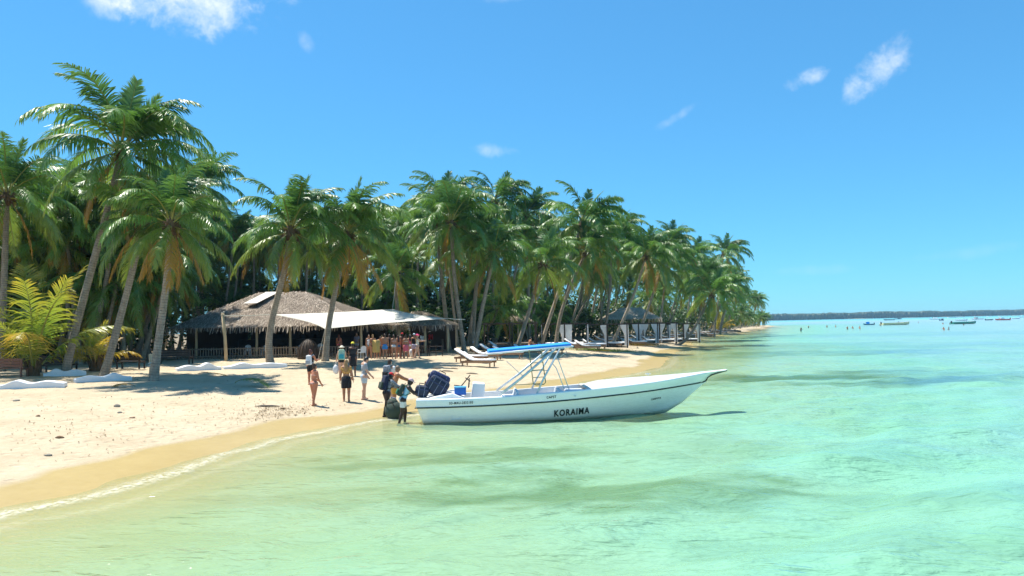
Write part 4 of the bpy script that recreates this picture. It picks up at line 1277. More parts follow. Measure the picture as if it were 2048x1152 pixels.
def person(label, loc, H, yaw, skin_='tan', hair='brown', hair_style='short', top=None, bottom=None, sex='m', armL=(8, 10, 12), armR=(8, 10, 12),
           lean=0, legL=(2, 4), legR=(-2, 4), head=(0, 0), group=None, cap=None, vox=.012, sit=False, extra=None, bulk=1.0, z_off=0.0):
    """armX: forward swing, outward, elbow bend; legX: forward swing, knee bend; degrees. Faces +Y before the yaw."""
    root = empty('person', loc, yaw, label, 'person', group)
    S = H / 1.75
    vox = vox
    fem = sex == 'f'
    hw = .095 if not fem else .10
    sw = .185 if not fem else .160
    lw, tw = (1.0, 1.0) if not fem else (.97, .90)
    bulk *= 1.18; tw *= bulk
    # legs from the hip down
    def rotx(a): return Matrix.Rotation(rad(a), 3, 'X')
    hipz = .93
    J = {}
    low = 0
    for k, sgn, (sw_, kn) in (('L', -1, legL), ('R', 1, legR)):
        h = Vector((sgn * hw, 0, hipz))
        d = rotx(sw_) @ Vector((0, 0, -1)); kp = h + d * .43 + Vector((sgn * .005, 0, 0))
        d2 = rotx(sw_ - kn) @ Vector((0, 0, -1)); ap = kp + d2 * .42
        J[k] = (h, kp, ap); low = min(low, ap.z) if low else ap.z
    dz = .075 - min(J['L'][2].z, J['R'][2].z)
    if sit: dz = .50 - hipz
    for k in 'LR': J[k] = tuple(p + Vector((0, 0, dz)) for p in J[k])
    hip = Vector((0, 0, hipz + dz))
    RL = rotx(-lean)
    def T(p): return hip + RL @ (Vector(p) - Vector((0, 0, hipz)))
    sh = {k: T((s * sw, 0, 1.415)) for k, s in (('L', -1), ('R', 1))}
    A = {}
    for k, sgn, (fw, outw, el) in (('L', -1, armL), ('R', 1, armR)):
        d = Matrix.Rotation(rad(-sgn * outw), 3, 'Y') @ (rotx(fw) @ Vector((0, 0, -1)))
        e = sh[k] + d * .285
        d2 = Matrix.Rotation(rad(-sgn * outw * .6), 3, 'Y') @ (rotx(fw + el) @ Vector((0, 0, -1)))
        w = e + d2 * .25
        A[k] = (sh[k], e, w, d2)
    hr = RL @ Matrix.Rotation(rad(head[1]), 3, 'Z') @ rotx(-head[0])
    neck = T((0, -.01, 1.49)); hc = neck + hr @ Vector((0, .02, .145))
    def sc(p): return Vector(p) * S
    def cap_(mb, p, q, a, b, flat=False):
        g = 1.24 if max(a, b) > .03 else 1.08
        mb.capsule(sc(p), sc(q), a * S * g, b * S * g, flat=flat)
    b = MB()
    # trunk
    for c, r in (((0, 0, 1.28), (.150 * tw, .112, .19)), ((0, -.005, 1.36), (.165 * tw, .088, .10)), ((0, .005, 1.10), (.125 * tw, .092, .17)), ((0, 0, .97), (.150 * (1.06 if fem else .98) * bulk, .108, .125))):
        b.ell(sc(T(c)), [x * S for x in r], RL)
    cap_(b, T((-sw * .75, 0, 1.425)), T((sw * .75, 0, 1.425)), .058 * tw, .058 * tw)
    if fem:
        for s in (-1, 1): b.ell(sc(T((s * .075, .085, 1.29))), [.062 * S] * 3, RL)
    for s in (-1, 1): b.ell(sc(T((s * .07, -.065, .93))), [.085 * S, .08 * S, .10 * S], RL)
    cap_(b, T((0, -.01, 1.42)), neck + hr @ Vector((0, .005, .07)), .06 * tw, .052)
    b.ell(sc(hc + hr @ Vector((0, -.005, .02))), [.074 * S, .092 * S, .10 * S], hr)
    b.ell(sc(hc + hr @ Vector((0, .028, -.05))), [.055 * S, .06 * S, .065 * S], hr)
    b.ell(sc(hc + hr @ Vector((0, .098, -.012))), [.014 * S, .018 * S, .024 * S], hr)
    b.ell(sc(hc + hr @ Vector((0, .078, -.062))), [.022 * S, .012 * S, .010 * S], hr)
    for s in (-1, 1): b.ell(sc(hc + hr @ Vector((s * .076, -.005, -.005))), [.012 * S, .02 * S, .03 * S], hr)
    for k, sgn in (('L', -1), ('R', 1)):
        h, kp, ap = J[k]
        cap_(b, h + Vector((0, 0, .0)), kp, .088 * lw * bulk, .055)
        cap_(b, kp, ap, .054, .036)
        cap_(b, kp * .72 + ap * .28 + Vector((0, -.014, 0)), kp * .55 + ap * .45 + Vector((0, -.012, 0)), .052, .046)
        ft = ap + Vector((sgn * .015, .06, -.045))
        cap_(b, ap + Vector((0, -.045, -.045)), ap + Vector((sgn * .018, .135, -.055)), .034, .026)
        cap_(b, ap, ft, .036, .034)
        s_, e, w, d2 = A[k]
        cap_(b, s_, e, .050 * tw, .038)
        cap_(b, e, w, .040, .027)
        # palm and five fingers
        side = d2.cross(Vector((0, 1, 0)))
        side = (side if side.length > .2 else Vector((1, 0, 0))).normalized()
        fwd_ = side.cross(d2).normalized()
        if fwd_.y < 0: fwd_ = -fwd_
        pc = w + d2 * .055
        b.ell(sc(pc), [.020 * S, .036 * S, .050 * S], Matrix((side, fwd_, d2)).transposed())
        for i, l in enumerate((.072, .080, .074, .058)):
            o = w + d2 * .09 + fwd_ * (.029 - .0195 * i)
            inn_ = -side * sgn if side.x > 0 else side * sgn
            m1 = o + d2 * l * .5 + inn_ * .006; m2 = m1 + d2 * l * .42 + inn_ * .022
            cap_(b, o, m1, .0085, .008); cap_(b, m1, m2, .008, .0068)
        th = w + d2 * .03 + fwd_ * .03
        cap_(b, th, th + d2 * .035 + fwd_ * .024, .0105, .009); cap_(b, th + d2 * .035 + fwd_ * .024, th + d2 * .068 + fwd_ * .028, .009, .0075)
    def finish(mb, name, mat, v=vox, sm=4):
        o = mb.build(name, mat, root, True)
        r = o.modifiers.new('remesh', 'REMESH'); r.mode = 'VOXEL'; r.voxel_size = v; r.use_smooth_shade = True
        s = o.modifiers.new('smooth', 'SMOOTH'); s.factor = .5; s.iterations = sm
        return o
    finish(b, 'body', SK[skin_], vox, 2)
    vc = max(vox, .014)
    # eyes
    for s in (-1, 1):
        MB().ell(sc(hc + hr @ Vector((s * .030, .080, .012))), [.011 * S, .008 * S, .007 * S], hr, 8, 5).build('eye', M['black'], root, True)
    # hair
    hb_ = MB()
    hb_.ell(sc(hc + hr @ Vector((0, -.022, .034))), [.084 * S, .094 * S, .100 * S], hr)
    hb_.ell(sc(hc + hr @ Vector((0, -.045, -.03))), [.075 * S, .065 * S, .075 * S], hr)
    if hair_style == 'bun': hb_.ell(sc(hc + hr @ Vector((0, -.07, .11))), [.05 * S] * 3)
    if hair_style == 'long':
        hb_.ell(sc(hc + hr @ Vector((0, -.085, -.13))), [.085 * S, .045 * S, .17 * S], hr)
        hb_.ell(sc(T((0, -.112, 1.36))), [.085 * S, .035 * S, .15 * S], RL)
    if hair_style == 'pony': hb_.capsule(sc(hc + hr @ Vector((0, -.10, .04))), sc(hc + hr @ Vector((0, -.14, -.18))), .035 * S, .015 * S)
    if hair_style == 'afro': hb_.ell(sc(hc + hr @ Vector((0, -.02, .06))), [.16 * S, .16 * S, .15 * S], hr)
    finish(hb_, 'hair', HAIR[hair], vc, 2)
    # tops
    def torso(mb, inf, z0=.90, arms=0.0, z1=1.45):
        for c, r in (((0, 0, 1.28), (.150 * tw + inf, .100 + inf, .19)), ((0, -.005, 1.35), (.168 * tw + inf, .09 + inf, .095)), ((0, .005, 1.10), (.130 * tw + inf, .096 + inf, .17)), ((0, 0, .99), (.150 * bulk + inf, .108 + inf, .12))):
            if c[2] < z0 + .05: continue
            mb.ell(sc(T(c)), [x * S for x in r], RL)
        if fem:
            for s in (-1, 1): mb.ell(sc(T((s * .075, .087, 1.29))), [(.062 + inf * .7) * S] * 3, RL)
        if arms:
            mb.capsule(sc(T((-sw * .75, 0, 1.42))), sc(T((sw * .75, 0, 1.42))), .064 * tw * S, .064 * tw * S)
            for k in 'LR':
                s_, e, w, d2 = A[k]
                q = s_.lerp(e, min(1, arms))
                mb.capsule(sc(s_), sc(q), (.058 * tw + inf * .5) * S, (.058 + inf * .3) * S, flat=False)
                if arms > 1: mb.capsule(sc(e), sc(e.lerp(w, arms - 1)), .05 * S, .042 * S)
        else:
            for s in (-1, 1): mb.capsule(sc(T((s * .11 * tw, .0, 1.36))), sc(T((s * .10 * tw, 0, 1.455))), .05 * S, .035 * S)
    if top:
        kind, col = top
        mb = MB()
        if kind == 'tee': torso(mb, .016, .85, .62)
        elif kind == 'long': torso(mb, .018, .85, 1.9)
        elif kind == 'tank': torso(mb, .014, .85, 0)
        elif kind == 'crop': torso(mb, .014, 1.15, .35)
        elif kind == 'bra':
            mb.tube([sc(T((.128 * tw * math.cos(a) * 1.22, .108 * math.sin(a), 1.285))) for a in np.linspace(0, 2 * PI, 25)], .022 * S, 6)
            for s in (-1, 1):
                mb.ell(sc(T((s * .075, .090, 1.287))), [.066 * S] * 3, RL)
        elif kind == 'dress':
            torso(mb, .018, .85, .4)
            mb.tube([sc(T((0, 0, 1.08))), sc(T((0, 0, .93))), sc((hip + T((0, 0, .75))) / 2 + Vector((0, 0, -.14))), sc(hip + Vector((0, 0, -.43)))], [.14 * S, .178 * S, .19 * S, .205 * S], 18)
        finish(mb, {'tee': 'shirt', 'long': 'shirt', 'tank': 'tank_top', 'crop': 'top', 'bra': 'bikini_top', 'dress': 'dress'}[kind], CL[col], vc)
    if bottom:
        kind, col = bottom
        mb = MB()
        if kind != 'skirt':
            mb.ell(sc(T((0, 0, .965))), [(.150 * (1.06 if fem else .98) * bulk + .012) * S, .122 * S, (.10 if kind != 'brief' else .075) * S], RL)
            for s in (-1, 1): mb.ell(sc(T((s * .07, -.068, .935))), [.093 * S, .086 * S, (.10 if kind != 'brief' else .07) * S], RL)
        if kind in ('shorts', 'short'):
            for k in 'LR':
                h, kp, ap = J[k]
                q = h.lerp(kp, .62 if kind == 'shorts' else .28)
                mb.capsule(sc(h), sc(q), .108 * bulk * S, (.098 if kind == 'shorts' else .105) * S, flat=True)
        if kind == 'pants':
            for k in 'LR':
                h, kp, ap = J[k]
                mb.capsule(sc(h), sc(kp), .105 * S, .075 * S); mb.capsule(sc(kp), sc(ap), .074 * S, .062 * S, flat=True)
        if kind == 'skirt':
            m_ = (J['L'][1] + J['R'][1]) / 2
            mb.tube([sc(T((0, 0, 1.05))), sc(T((0, 0, .95))), sc(hip.lerp(m_, .35)), sc(hip.lerp(m_, .85))], [.145 * S * bulk, .175 * S * bulk, .185 * S * bulk, .180 * S * bulk], 18)
        finish(mb, {'brief': 'bikini_bottom', 'shorts': 'shorts', 'short': 'shorts', 'pants': 'trousers', 'skirt': 'skirt'}[kind], CL[col], vc)
    if cap:
        kind, col = cap
        mb = MB()
        mb.ell(sc(hc + hr @ Vector((0, -.012, .055))), [.092 * S, .104 * S, .092 * S], hr, zmin=-.2)
        if kind == 'cap': mb.ell(sc(hc + hr @ Vector((0, .10, .045))), [.075 * S, .085 * S, .016 * S], hr)
        else: mb.ell(sc(hc + hr @ Vector((0, -.01, .045))), [.19 * S, .20 * S, .018 * S], hr)
        finish(mb, 'cap' if kind == 'cap' else 'sun_hat', CL[col], vc, 1)
    root['_j'] = 1
    del root['_j']
    R2 = Matrix.Rotation(yaw, 3, 'Z')
    return root, (lambda p: Vector(loc) + R2 @ sc(T(p))), {k: Vector(loc) + R2 @ sc(A[k][2] + A[k][3] * .1) for k in 'LR'}

def backpack(label, T, yaw, lean, mat, mat2, s=1.0, group=None, front=False):
    """carried on the back (behind local -Y)"""
    p = T((0, -.20 if not front else .24, 1.02))
    root = empty('backpack', p, yaw, label, 'backpack', group)
    root.rotation_euler = Euler((rad(-lean), 0, yaw))
    MB().box((0, 0, .22 * s), (.30 * s, .17 * s, .46 * s), taper=.85).build('bag', mat, root, bevel=.05)
    MB().box((0, -.105 * s, .13 * s), (.22 * s, .07 * s, .2 * s)).build('pocket', mat2, root, bevel=.03)
    MB().tube([(-.04, .05, .45 * s), (0, .05, .5 * s), (.04, .05, .45 * s)], .012, 6).build('handle', M['black'], root)
    f = 1 if not front else -1
    for sx_ in (-1, 1):
        MB().tube([(sx_ * .11, .06 * f, .40 * s), (sx_ * .125, .20 * f, .47), (sx_ * .13, .325 * f, .38), (sx_ * .14, .33 * f, .22), (sx_ * .14, .2 * f, .1), (sx_ * .12, .07 * f, .08)], .018, 6).build('shoulder_strap', mat2, root)
    return root

def foot(px, py): return on_ground(px, py)
def placed(px, head_y, H, z_guess=None):
    """ground spot in column px whose person of height H has the head top at head_y"""
    lo, hi = 12.0, 120.0
    best = None
    for Yv in np.linspace(22, 80, 117):
        g = ground_at(px, float(Yv))
        u, w = project((g.x, g.y, g.z + H))
        e = abs(w - head_y)
        if best is None or e < best[0]: best = (e, g)
    return best[1]

# --- the group on the wet sand
q = foot(628, 811)
p1, T1, _ = person('woman in patterned bikini with brown bun standing on the wet sand', q, 1.60, rad(-40), 'red', 'brown', 'bun', ('bra', 'orange_print'), ('brief', 'orange_print'), 'f', (18, 6, 45), (10, 8, 20), lean=4, legL=(6, 4), legR=(-5, 6))
q = ground_at(622, 35.5)
p2, T2, _ = person('woman with white and grey backpack behind the woman in the patterned bikini', q, 1.66, rad(-15), 'red', 'red', 'bun', ('tank', 'black'), ('shorts', 'black'), 'f', (5, 12, 8), (40, 10, 60))
backpack('white and grey backpack on the woman behind the bikini wearer', T2, rad(-15), 0, CL['white'], CL['grey'])
q = foot(693, 803)
p3, T3, _ = person('woman with long blond hair, leopard top and black skirt seen from behind', q, 1.70, rad(4), 'tan', 'blond', 'long', ('crop', 'leopard'), ('skirt', 'black'), 'f', (4, 14, 8), (4, 14, 10), legL=(3, 3), legR=(-3, 3))
q = ground_at(684, 38.5)
p4, T4, h4 = person('woman in cream sun hat with flowery yellow and blue backpack', q, 1.66, rad(10), 'pale', 'blond', 'short', ('tank', 'teal'), ('short', 'black'), 'f', (8, 20, 25), (25, 10, 60), cap=('hat', 'cream'))
backpack('yellow and turquoise flowered backpack on the woman in the sun hat', T4, rad(10), 0, CL['floral'], CL['teal'], 1.15)
q = foot(706, 752)
p5, T5, _ = person('tall woman in black dress with yellow cap seen from behind', q, 1.80, rad(15), 'brown', 'black', 'short', ('dress', 'black'), None, 'f', (25, 6, 90), (25, 6, 90), cap=('cap', 'lemon'), bulk=1.1)
q = foot(729, 799)
p6, T6, _ = person('man in grey shirt and pale blue shorts looking down', q, 1.80, rad(-62), 'pale', 'black', 'short', ('tee', 'grey'), ('shorts', 'ice'), 'm', (10, 4, 25), (12, 6, 30), head=(38, 0), legL=(4, 4), legR=(-4, 5))
q = ground_at(781, 30.3)
p7, T7, _ = person('brown haired man with checked backpack near the boat stern', q, 1.80, rad(-30), 'pale', 'brown', 'short', ('tee', 'white'), ('shorts', 'navy'), 'm', (20, 8, 40), (20, 8, 40))
backpack('black and grey checked backpack on the brown haired man', T7, rad(-30), 0, CL['check'], CL['black'], 1.15)
q = foot(774, 833)
p8, T8, _ = person('person in red cap and black trousers leaning to the boat with dark pack', q, 1.62, rad(-55), 'dark', 'black', 'short', ('long', 'check'), ('pants', 'black'), 'm', (45, 8, 20), (50, 8, 25), lean=16, cap=('cap', 'red'), legL=(10, 8), legR=(-8, 6))
backpack('bulky dark backpack on the person in the red cap', T8, rad(-55), 16, CL['navy'], CL['olive'], 1.2)
q = ground_at(789, 28.6)
p9, T9, _ = person('shirtless blond man in yellow shorts reaching to the boat', q, 1.74, rad(-70), 'tan', 'grey', 'short', None, ('shorts', 'yellow'), 'm', (55, 5, 10), (60, 12, 10), lean=12)
q = at_z(806, 846, 0.0); q.z = gz(q.x, q.y)
p10, T10, h10 = person('dark skinned man in pink cap and white shorts wading at the boat stern', Vector((q.x, q.y, q.z)), 1.66, rad(-75), 'dark', 'black', 'short', ('tank', 'pale_blue'), ('shorts', 'white'), 'm', (50, 10, 20), (42, 6, 40), lean=24, cap=('cap', 'rosy'), legL=(14, 18), legR=(-4, 14))
backpack('green and black backpack on the wading man', T10, rad(-75), 24, CL['olive'], CL['green'], .95)
q = BW(.05, 1.75, 0); q.z = gz(q.x, q.y)
p11, T11, _ = person('stooping person with big dark curly hair behind the luggage', q, 1.66, rad(-125), 'brown', 'black', 'afro', ('tank', 'navy'), ('shorts', 'black'), 'm', (60, 10, 30), (75, 10, 20), lean=34, head=(-10, 0))
# duffel bag at the waterline
db = empty('duffel_bag', on_ground(788, 838), rad(-25), 'plump dark green duffel bag standing at the waterline', 'duffel bag')
dm = MB(); dm.ell((0, 0, .30), (.36, .26, .36)); dm.ell((-.05, 0, .55), (.22, .18, .2)); dm.build('bag', CL['olive'], db, True)
MB().tube([(-.2, -.2, .45), (-.1, -.27, .66), (.1, -.27, .66), (.2, -.22, .4)], .018, 6).build('strap', M['black'], db)
MB().tube([(-.22, .05, .62), (-.1, .0, .78), (.1, 0, .74)], .02, 6).build('handle', M['strap'], db)
# carried white bag of the hat woman
wb = empty('plastic_bag', h4['L'] + Vector((0, -.05, -.62)), 0, 'white plastic bag carried by the woman in the sun hat', 'bag')
wm = MB(); wm.ell((0, 0, .24), (.17, .12, .25)); wm.build('sack', M['plastic_white'], wb, True)
MB().tube([(-.05, 0, .44), (-.02, 0, .62), (.03, 0, .62), (.06, 0, .44)], .012, 5).build('handle', M['plastic_white'], wb)

# --- the row of visitors in the shade of the sail
V2 = .018
ROW = [
    (678, 712, 1.66, 0, 'red', 'red', 'long', ('bra', 'pink'), ('brief', 'pink'), 'f', {}, 'red haired sunburnt woman in pink bikini left of the cream sun hat'),
    (714, 707, 1.74, 150, 'pale', 'brown', 'short', ('tee', 'lilac'), ('shorts', 'white'), 'm', {}, 'man in pale lilac shirt and white shorts beside white chairs'),
    (746, 713, 1.72, 20, 'tan', 'blond', 'bun', ('bra', 'black'), ('brief', 'black'), 'f', {}, 'blond woman in black bikini at the left of the waiting row'),
    (757, 712, 1.70, -150, 'tan', 'brown', 'short', ('tee', 'grey'), ('shorts', 'brownie'), 'm', dict(lean=38, armL=(60, 8, 20), armR=(60, 8, 20)), 'man in grey shirt bending forward beside the blond woman'),
    (770, 713, 1.78, 5, 'tan', 'brown', 'short', None, ('shorts', 'blue'), 'm', {}, 'shirtless man in bright blue swim shorts seen from behind'),
    (779, 710, 1.70, 60, 'brown', 'black', 'short', ('tee', 'black'), ('shorts', 'black'), 'm', {}, 'person all in black beside the blue swim shorts'),
    (788, 713, 1.72, 0, 'tan', 'brown', 'pony', ('bra', 'rosy'), ('short', 'white'), 'f', {}, 'woman in white shorts and bikini top waiting in the row'),
    (797, 712, 1.66, 20, 'red', 'brown', 'long', ('bra', 'black'), ('short', 'denim'), 'f', {}, 'woman in blue denim shorts left of the man in red cap'),
    (805, 712, 1.84, -10, 'brown', 'black', 'short', None, ('shorts', 'navy'), 'm', dict(cap=('cap', 'red')), 'tall dark tanned man in red cap and navy shorts'),
    (812, 713, 1.70, 10, 'tan', 'brown', 'bun', ('bra', 'cream'), ('skirt', 'pink'), 'f', {}, 'woman in short pink skirt in the waiting row'),
    (829, 712, 1.80, -20, 'tan', 'grey', 'short', ('tank', 'black'), ('shorts', 'lilac'), 'm', dict(cap=('cap', 'ice')), 'man in pale cap and lilac shorts behind the pink hat'),
    (835, 717, 1.78, -70, 'pale', 'blond', 'long', ('tank', 'cream'), ('short', 'denim'), 'f', dict(cap=('hat', 'hotpink'), armL=(55, 5, 35), armR=(60, 5, 30), legL=(14, 6), legR=(-14, 10)), 'woman in bright pink hat and denim shorts stepping right'),
    (738, 711, 1.68, 200, 'tan', 'black', 'long', ('tank', 'white'), ('short', 'teal'), 'f', {}, 'woman in white top left of the blond woman in black bikini'),
    (764, 709, 1.64, 10, 'red', 'blond', 'pony', ('bra', 'teal'), ('brief', 'teal'), 'f', {}, 'woman in teal bikini half hidden behind the blue swim shorts'),
    (820, 710, 1.68, 30, 'tan', 'black', 'long', ('tank', 'pink'), ('short', 'white'), 'f', {}, 'woman in pink top right of the pink skirt'),
    (845, 706, 1.74, 60, 'brown', 'black', 'short', ('tee', 'white'), ('shorts', 'navy'), 'm', {}, 'man in white shirt between pink hat and red vest'),
    (860, 701, 1.76, 100, 'dark', 'black', 'short', ('tee', 'red'), ('shorts', 'khaki'), 'm', dict(cap=('cap', 'white'), armL=(50, 8, 50), armR=(40, 8, 60)), 'man in red vest, khaki shorts and white cap facing the row'),
]
cloth('brownie', (.12, .06, .05))
for px, py, H, yaw, sk, ha, hs_, top, bot, sex, kw, lab in ROW:
    if 730 < px < 832: py += 4.5
    pr = person(lab, foot(px, py), H, rad(yaw), sk, ha, hs_, top, bot, sex, vox=V2, **{**dict(armL=(6, 9, 12), armR=(8, 9, 15)), **kw})
    if 'in red vest' in lab: backpack('red backpack on the man in the red vest', pr[1], rad(yaw), 0, CL['red'], CL['black'], 1.0)
tw_ = empty('beach_towel', foot(751, 717.5) + Vector((.1, -.25, .45)), 0, 'yellow towel hanging over the arm of the blond woman', 'towel')
tw_m = MB(); tw_m.loft([[Vector((-.26 + .52 * u, .04 * math.sin(u * 9), z)) for u in np.linspace(0, 1, 9)] for z in (0, .3, .6, .85)] + [[Vector((-.2 + .4 * u, .1 + .03 * math.sin(u * 9), z)) for u in np.linspace(0, 1, 9)] for z in (.88, .6, .3)])
tw_m.build('cloth', CL['towel'], tw_, True)
pb = empty('plastic_bag', foot(823, 716) + Vector((0, 0, .12)), 0, 'clear white plastic bag held low beside the pink skirt', 'bag')
MB().ell((0, 0, .26), (.18, .14, .28)).build('sack', M['plastic_white'], pb, True)
MB().tube([(-.05, 0, .48), (0, 0, .7), (.05, 0, .48)], .012, 5).build('handle', M['plastic_white'], pb)

# ------------------------------------------------------------------ thatched restaurant
def thatch_mat(name, a, b, c):
    m, nt = new_mat(name); t = NT(nt)
    at = t.n('ShaderNodeAttribute'); at.attribute_name = 'tone'
    geo = t.n('ShaderNodeNewGeometry')
    n1 = t.noise(geo.outputs['Position'], 1.1, 4, .6)
    f = t.math('ADD', t.math('MULTIPLY', at.outputs['Fac'], .6), t.math('MULTIPLY', n1, .5))
    col = t.ramp(f, [(.2, a), (.55, b), (.9, c)])
    p = t.n('ShaderNodeBsdfPrincipled'); t.l(col, p.inputs['Base Color']); p.inputs['Roughness'].default_value = .9; p.inputs['Specular IOR Level'].default_value = .15
    t.out(p.outputs[0]); return m
M['thatch'] = thatch_mat('dry_palm_thatch', (.14, .105, .078), (.36, .295, .23), (.56, .48, .39))
M['thatch_grey'] = thatch_mat('grey_thatch', (.27, .22, .16), (.54, .46, .36), (.70, .62, .50))

def thatch_faces(faces, name, mat, parent, du=.10, dv=.22, length=.58, seed=1, eave=True):
    """straw laid in rows over planar roof faces; each face = (eaveA, eaveB, topB, topA)"""
    rnd = random.Random(seed)
    V, F, A = [], [], []
    for ea, eb, tb_, ta in faces:
        ea, eb, tb_, ta = map(Vector, (ea, eb, tb_, ta))
        nrm_ = (eb - ea).cross(ta - ea)
        if nrm_.length < 1e-6: nrm_ = (eb - ea).cross(tb_ - ea)
        nrm_.normalize()
        if nrm_.z < 0: nrm_ = -nrm_
        slope = ((ta + tb_) / 2 - (ea + eb) / 2)
        rows = max(2, int(slope.length / dv))
        for i in range(rows + 1):
            v = i / rows
            p, q = ea.lerp(ta, v), eb.lerp(tb_, v)
            n = max(1, int((q - p).length / du))
            along = (eb - ea).normalized()
            down = -slope.normalized()
            for j in range(n + 1):
                o = p.lerp(q, min(1, (j + rnd.random()) / (n + .001))) + slope * rnd.uniform(-.5, .5) / rows
                l = length * rnd.uniform(.7, 1.25)
                d = (down + along * rnd.uniform(-.28, .28) + nrm_ * rnd.uniform(-.02, .14))
                if eave and i == 0: d = d + Vector((0, 0, -rnd.uniform(.5, 1.6)))
                d.normalize()
                w = along * rnd.uniform(.018, .042)
                lift = nrm_ * rnd.uniform(.03, .10)
                b = len(V)
                V += [o + lift + w, o + lift - w, o + lift + d * l - w * .5, o + lift + d * l + w * .4]
                t_ = rnd.random(); A += [t_ * .8, t_ * .8, t_, t_]
                F.append((b, b + 1, b + 2, b + 3))
    me = bpy.data.meshes.new(name); me.from_pydata(V, [], F); me.materials.append(mat)
    at = me.attributes.new('tone', 'FLOAT', 'POINT'); at.data.foreach_set('value', A); me.update()
    o = inst(name, me, parent); o['kind'] = 'stuff'
    return o

def hip_hut(name, label, cat, x0, x1, y0, y1, zg, ze, zr, rx0, rx1, posts, mat='thatch', du=.10, dv=.22, wall=True, seed=1):
    """hip roof on posts in world axes, base at ground zg; returns the root"""
    base = Vector(((x0 + x1) / 2, y0, zg))
    root = empty(name, base, 0, label, cat)
    def L(x, y, z): return Vector((x, y, z)) - base
    ym = (y0 + y1) / 2
    A_, B_, C_, D_ = L(x0, y0, ze), L(x1, y0, ze), L(x1, y1, ze), L(x0, y1, ze)
    E_, F_ = L(rx0, ym, zr), L(rx1, ym, zr)
    mb = MB(); mb.add([A_, B_, C_, D_, E_, F_], [(0, 1, 5, 4), (1, 2, 5), (2, 3, 4, 5), (3, 0, 4)])
    rf = mb.build('roof', M[mat], root)
    at = rf.data.attributes.new('tone', 'FLOAT', 'POINT'); at.data.foreach_set('value', [.2] * 6)
    thatch_faces([(A_, B_, F_, E_), (B_, C_, F_, F_), (D_, A_, E_, E_), (C_, D_, E_, F_)], 'thatch', M[mat], rf, du, dv, seed=seed)
    for (px_, py_) in posts:
        b = L(px_, py_, zg - .2)
        hh = ze - zg + .45
        MB().tube([b, b + Vector((.03, 0, hh * .5)), b + Vector((0, 0, hh))], [.11, .10, .09], 8).build('post', M['wood_pale'], root, True)
    return root, L

eL = at_y(336, 661, 56); xR = at_y(735, 650, 56).x
zg_ = gz(-20, 57)
r0, r1 = at_y(516, 586, 65), at_y(612, 582, 65)
post_x = [at_y(p_, 700, 57.2).x for p_ in (392, 513, 580, 655, 722)]
hut, HL = hip_hut('thatched_restaurant', 'large open-sided restaurant with shaggy grey-brown hipped thatch roof', 'restaurant', eL.x, xR, 56, 74, zg_, eL.z + .12, r0.z, r0.x, r1.x,
                  [(x, 57.2) for x in post_x] + [(eL.x + 1.5, 72), (xR - 1.5, 72)])
# repair sheet on the roof, back wall, side wall, counter
s0, s1 = at_y(548, 588, 64.2), at_y(506, 611, 60.5)
sh_ = MB(); n_ = Vector((0, -.5, .86))
a_ = HL(*s0) + n_ * .22; b_ = HL(*s1) + n_ * .22
sh_.add([a_ + Vector((-.65, 0, 0)), a_ + Vector((.5, 0, 0)), b_ + Vector((.35, 0, 0)), b_ + Vector((-.75, 0, 0))], [(0, 1, 2, 3)])
sh_.build('roof_sheet', pmat('grey_tin_sheet', (.62, .58, .50), .9, .2, 4), hut)
MB().box(HL((eL.x + xR) / 2, 71, zg_ + 1.3), (xR - eL.x - 2, .15, 2.9)).build('back_wall', M['wood_dark'], hut)
MB().box(HL(eL.x + .8, 64, zg_ + 1.1), (.12, 13, 2.4)).build('side_wall', M['wood_dark'], hut)
MB().box(HL((eL.x + xR) / 2, 68, zg_ + .6), (13, .7, 1.2)).build('bar_counter', M['wood_dark'], hut)
MB().box(HL((eL.x + xR) / 2, 64.5, zg_ + .01), (xR - eL.x - 1, 14, .06)).build('floor_slab', M['wood_grey'], hut)
# second hut on the right behind the sail
h2a, h2b = at_y(786, 652, 61), at_y(902, 650, 61)
hr0, hr1 = at_y(826, 624, 66), at_y(846, 624, 66)
hut2, HL2 = hip_hut('thatched_hut', 'smaller thatched hut behind the right end of the shade sail', 'hut', h2a.x, h2b.x, 61, 71, gz(-7, 62), h2a.z - .05, hr0.z, hr0.x, hr1.x,
                    [(h2a.x + .4, 61.7), (at_y(850, 690, 61.6).x, 61.6), (h2b.x - .35, 61.6), (h2b.x - .4, 70)], seed=4)
MB().box(HL2((h2a.x + h2b.x) / 2, 69.5, gz(-7, 62) + 1.2), (h2b.x - h2a.x - .6, .12, 2.5)).build('back_wall', M['wood_dark'], hut2)
# thatched parasol and the grey gazebo in the trees
g_ = ground_at(1036, 82)
pz = at_y(1036, 634, 82).z
par, _ = hip_hut('thatched_parasol', 'small round-topped thatched parasol roof above the dark cabana', 'parasol', g_.x - 1.7, g_.x + 1.7, g_.y - 1.7, g_.y + 1.7, g_.z, pz - .5, pz + .25, g_.x - .5, g_.x + .5, [(g_.x, g_.y)], 'thatch', .2, .3, seed=6)
g0, g1 = at_y(1205, 641, 104), at_y(1322, 638, 104)
ga, gb = at_y(1240, 616, 108), at_y(1280, 615, 108)
gaz, _ = hip_hut('gazebo', 'grey shingled gazebo with hipped roof among the leaning palms', 'gazebo', g0.x, g1.x, 103, 112, gz(g0.x, 105), g0.z + .1, ga.z, ga.x, gb.x,
                 [(g0.x + .5, 103.6), (g1.x - .5, 103.6), ((g0.x + g1.x) / 2, 103.6), (g0.x + .5, 111), (g1.x - .5, 111)], 'thatch_grey', .3, .4, seed=8)

